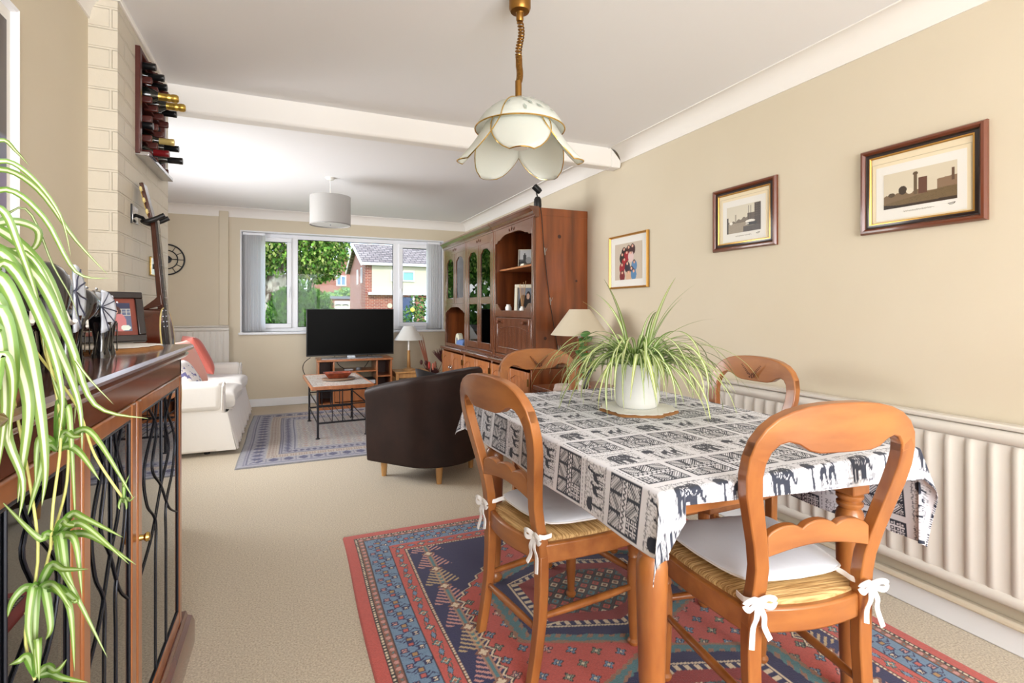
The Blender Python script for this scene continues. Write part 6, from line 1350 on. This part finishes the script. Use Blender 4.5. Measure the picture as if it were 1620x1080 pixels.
for s in (1, -1): M().add([(x0-.28, ym, zr+.15), (x0-.28, ym, zr-.08), (x0-.28, ym+s*4.3, ze-.16), (x0-.28, ym+s*4.3, ze+.02), (x0-.22, ym, zr+.15), (x0-.22, ym, zr-.08), (x0-.22, ym+s*4.3, ze-.16), (x0-.22, ym+s*4.3, ze+.02)], [(0, 1, 2, 3), (7, 6, 5, 4), (0, 4, 5, 1), (1, 5, 6, 2), (2, 6, 7, 3), (3, 7, 4, 0)]).build('barge_board', whitep, hs)
for (a, b, c, d, mm) in ((5.35, 6.7, 2.95, 3.55, teal), (8.1, 9.9, 2.8, 3.6, teal), (7.3, 10, .7, 1.9, teal)):
    wnd = bars(M(), a, b, c, d, .07, y0-.14, y0-.05); wnd.box((a+b)/2-.03, (a+b)/2+.03, y0-.13, y0-.05, c+.05, d-.05); wf = wnd.build('window', whitep, hs); M().box(a+.05, b-.05, y0-.10, y0-.08, c+.05, d-.05).build('window_glazing', mm, wf)
dd_ = M().box(5.75, 6.6, y0-.08, y0-.0, 0, 2.05).build('front_door', navyd, hs); M().box(5.65, 5.75, y0-.1, y0, 0, 2.1).box(6.6, 6.7, y0-.1, y0, 0, 2.1).build('door_frame', whitep, hs)
M().lathe([(0, 0), (.14, 0), (.14, .03), (0, .03)], T=Matrix.Translation((5.3, y0, 1.55)) @ Matrix.Rotation(PI/2, 4, 'X'), n=20).build('plaque', render_w, hs)
for y in (31.2, 33.2): w1 = bars(M(), y, y+.5, 2.9, 3.8, .06, 0, .06); w1.v = [(x0-.06+v[1]*.9, v[0], v[2]) for v in w1.v]; w1.build('side_window', whitep, hs)
h2 = thing('house', 'distant brick gabled house with a white window between tree and cream house', 'house', (0, 0, -.15))
x0, x1, y0, y1, ze, zr = 2.3, 8.3, 58, 66, 4.5, 7.3
M().box(x0, x1, y0, y1, 0, ze).add([(x0, y0, ze), (x1, y0, ze), ((x0+x1)/2, y0, zr), (x0, y1, ze), (x1, y1, ze), ((x0+x1)/2, y1, zr)], [(0, 1, 2), (3, 5, 4), (1, 4, 5, 2), (0, 2, 5, 3)]).build('brick_walls', brk, h2, smooth=0)
xm = (x0+x1)/2
for s in (1, -1): M().add([(xm, y0-.3, zr+.22), (xm, y0-.3, zr), (xm+s*3.25, y0-.3, ze-.33), (xm+s*3.25, y0-.3, ze-.1), (xm, y1+.3, zr+.22), (xm, y1+.3, zr), (xm+s*3.25, y1+.3, ze-.33), (xm+s*3.25, y1+.3, ze-.1)], [(0, 1, 2, 3), (7, 6, 5, 4), (0, 4, 5, 1), (1, 5, 6, 2), (2, 6, 7, 3), (3, 7, 4, 0)]).build('roof_slope', rooft, h2, smooth=0)
wnd = bars(M(), 4.6, 5.6, 3.85, 4.95, .11, y0-.1, y0); wnd.box(5.04, 5.16, y0-.1, y0, 3.9, 4.9); wf = wnd.build('window', whitep, h2); M().box(4.65, 5.55, y0-.06, y0-.03, 3.9, 4.9).build('window_glazing', glz, wf)
gr_ = thing('garage', 'low brick garage with a cream door below the distant house', 'garage', (0, 0, -.15))
M().box(2.9, 6.6, 42, 46, 0, 2.15).build('brick_walls', brk, gr_); M().box(2.8, 6.7, 41.8, 46.2, 2.15, 2.36).build('flat_roof', mat('grey_felt', (130, 134, 140), .8), gr_)
M().box(3.2, 6.2, 41.94, 42, 0, 2.0).build('garage_door', mat('cream_door', (232, 226, 204), .6), gr_, bevel=.01)
for k in range(4): M().tube([(3.45+.55*k+.2*math.cos(a/6*PI), 41.9, 1.62+.10*math.sin(a/6*PI)) for a in range(7)], .03, 5).build('arched_motif', mat('dark_motif', (90, 96, 96), .7), gr_)
# trees and shrubs: crowns of many small leaves
def crown(name, blobs, n, size, cols, seed, parent, drop=.35, stretch=1.6, up=False):
    rs_ = np.random.RandomState(seed); wts = np.array([b[3]*b[4]*b[5] for b in blobs])**.67; idx = rs_.choice(len(blobs), n, p=wts/wts.sum())
    B = np.array(blobs)[idx]; d = rs_.normal(size=(n, 3)); d /= np.linalg.norm(d, axis=1)[:, None]; rad = .55+.5*rs_.rand(n)**.6; c = B[:, :3]+d*B[:, 3:6]*rad[:, None]
    t = rs_.normal(size=(n, 3))+np.array([0, 0, 1.6 if up else -drop*2.5]); t /= np.linalg.norm(t, axis=1)[:, None]; s = np.cross(t, rs_.normal(size=(n, 3))); s /= np.linalg.norm(s, axis=1)[:, None]
    L = size*(.7+.6*rs_.rand(n))[:, None]; Wd = L/stretch*.5
    V = np.stack([c, c+t*L*.5+s*Wd, c+t*L, c+t*L*.5-s*Wd], 1).reshape(-1, 3)
    me = bpy.data.meshes.new(name); me.vertices.add(n*4); me.vertices.foreach_set('co', V.ravel().astype('f')); me.loops.add(n*4); me.loops.foreach_set('vertex_index', np.arange(n*4, dtype='i4')); me.polygons.add(n)
    me.polygons.foreach_set('loop_start', np.arange(0, n*4, 4, dtype='i4')); me.polygons.foreach_set('loop_total', np.full(n, 4, 'i4')); me.update(calc_edges=True)
    cc = np.array(cols)[rs_.choice(len(cols), n)]/255.*(.85+.3*rs_.rand(n)[:, None]); ca = me.color_attributes.new('Col', 'FLOAT_COLOR', 'POINT'); a = np.ones((n*4, 4), 'f'); a[:, :3] = srgb2lin(np.repeat(cc, 4, 0)); ca.data.foreach_set('color', a.ravel())
    me.materials.append(leafm2); o = bpy.data.objects.new(name, me); COL.objects.link(o); o.parent = parent; return o
leafm2 = mat('tree_leaf', (255, 255, 255), .6, attr=True, spec=.05)
bark = mat('sun_mottled_bark', (196, 186, 172), .9, noise=(4, (90, 74, 62), (1, 1, .5), .45, .55), bump=(10, 1, (1, 1, 1)))  # pale patches paint sunlight onto the bark
tr = thing('tree', 'leafy tree with sunlit patches coloured into its trunk outside the left casement', 'tree', (-.52, 17, -.15))
M().tube(catmull([(0, 0, 0), (.05, 0, .8), (0, 0, 1.5), (.15, 0, 2.3)], 5), .24, 12).build('trunk', bark, tr, smooth=180)
for pts in ([(.1, 0, 1.9), (.7, .1, 2.5), (1.4, 0, 3.0)], [(0, 0, 1.8), (-.5, .2, 2.5), (-1.2, 0, 3.2)], [(.1, 0, 1.9), (.3, -.2, 2.9), (.2, 0, 3.8)]): M().tube(catmull(pts, 5), .14, 10).build('branch', bark, tr, smooth=180)
crown('crown', [(-.9, 0, 3.4, 1.6, 1.3, 1.1), (.7, 0, 3.4, 1.6, 1.3, 1.1), (1.3, .3, 3.0, .9, 1.1, .8), (.2, 0, 4.4, 2.2, 1.4, 1.0), (1.2, 0, 3.9, .9, 1, .7), (1.3, 0, 2.7, .55, .8, .45), (-2.2, 0, 3.3, 1, 1, 1), (-1.0, .5, 2.6, .9, .8, .5)], 24000, .125, [(84, 124, 46), (112, 150, 58), (140, 168, 78), (62, 98, 38), (160, 166, 96)], 3, tr, drop=.4)
cf = thing('conifer_hedge', 'rounded dark green conifer bush growing in front of the tree', 'bush', (.34, 13.5, -.15))
M().tube([(0, 0, 0), (0, 0, .8)], .1, 8).build('trunk', bark, cf)
crown('crown', [(-.1, 0, 1.15, .55, .6, .80), (.25, 0, 1.0, .45, .6, .75), (-.4, 0, 1.0, .45, .6, .8), (0, 0, .5, .75, .7, .5)], 16000, .12, [(62, 100, 42), (80, 120, 50), (44, 76, 34), (100, 140, 62)], 5, cf, stretch=3, up=True)
b2 = thing('garden_bush', 'soft green bush above the garage roof beside the distant house', 'bush', (5.2, 50, -.15)); crown('crown', [(0, 0, 2.6, 1.3, 1, .8), (-1.7, 0, 2.3, 1.2, 1, .6)], 2500, .3, [(110, 150, 100), (134, 170, 116), (150, 180, 90)], 6, b2); M().tube([(0, 0, 0), (0, 0, 2)], .1, 6).build('trunk', bark, b2)
rb = thing('rose_bush', 'rose bush with one yellow bloom outside the right casement', 'bush', (2.56, 11.5, -.15))
for q in ((-.2, .1, 1.2), (.2, 0, 1.35), (0, -.1, 1.0), (.35, .1, 1.0)): M().tube(catmull([(0, 0, 0), (q[0]*.5, q[1], q[2]*.5), q], 4), .012, 6).build('cane', mat('rose_cane', (90, 80, 56), .8), rb)
crown('crown', [(0, 0, 1.15, .30, .3, .30), (.1, 0, 1.4, .2, .25, .25), (-.05, 0, .8, .30, .3, .35)], 900, .075, [(70, 104, 60), (96, 130, 76), (50, 84, 50), (110, 130, 60)], 8, rb, stretch=1.8)
m = M()
for k in range(9): a = k*.7; m.ball((-.1+.022*math.cos(a), -.34+.01*math.sin(a*2), 1.33+.022*math.sin(a)), (.028, .022, .028), 8)
m.build('yellow_bloom', mat('yellow_rose', (246, 216, 90), .6), rb)
lh = thing('low_hedge', 'low russet hedge at the edge of the front garden', 'hedge', (3.3, 12.6, -.15)); lh['kind'] = 'stuff'
crown('foliage', [(k*.5-.8, 0, .50, .45, .3, .50) for k in range(8)], 6500, .07, [(150, 84, 70), (176, 104, 76), (120, 90, 60), (90, 100, 56)], 9, lh)
dt = thing('background_tree', 'dark foliage mass at the far left edge of the window view', 'tree', (-6.5, 24, -.15)); crown('crown', [(0, 0, 2.5, 3.5, 2, 2.6), (4, 3, 2, 2.5, 2, 1.7)], 5000, .35, [(70, 104, 50), (100, 140, 64)], 10, dt); M().tube([(0, 0, 0), (0, 0, 2)], .2, 8).build('trunk', bark, dt)
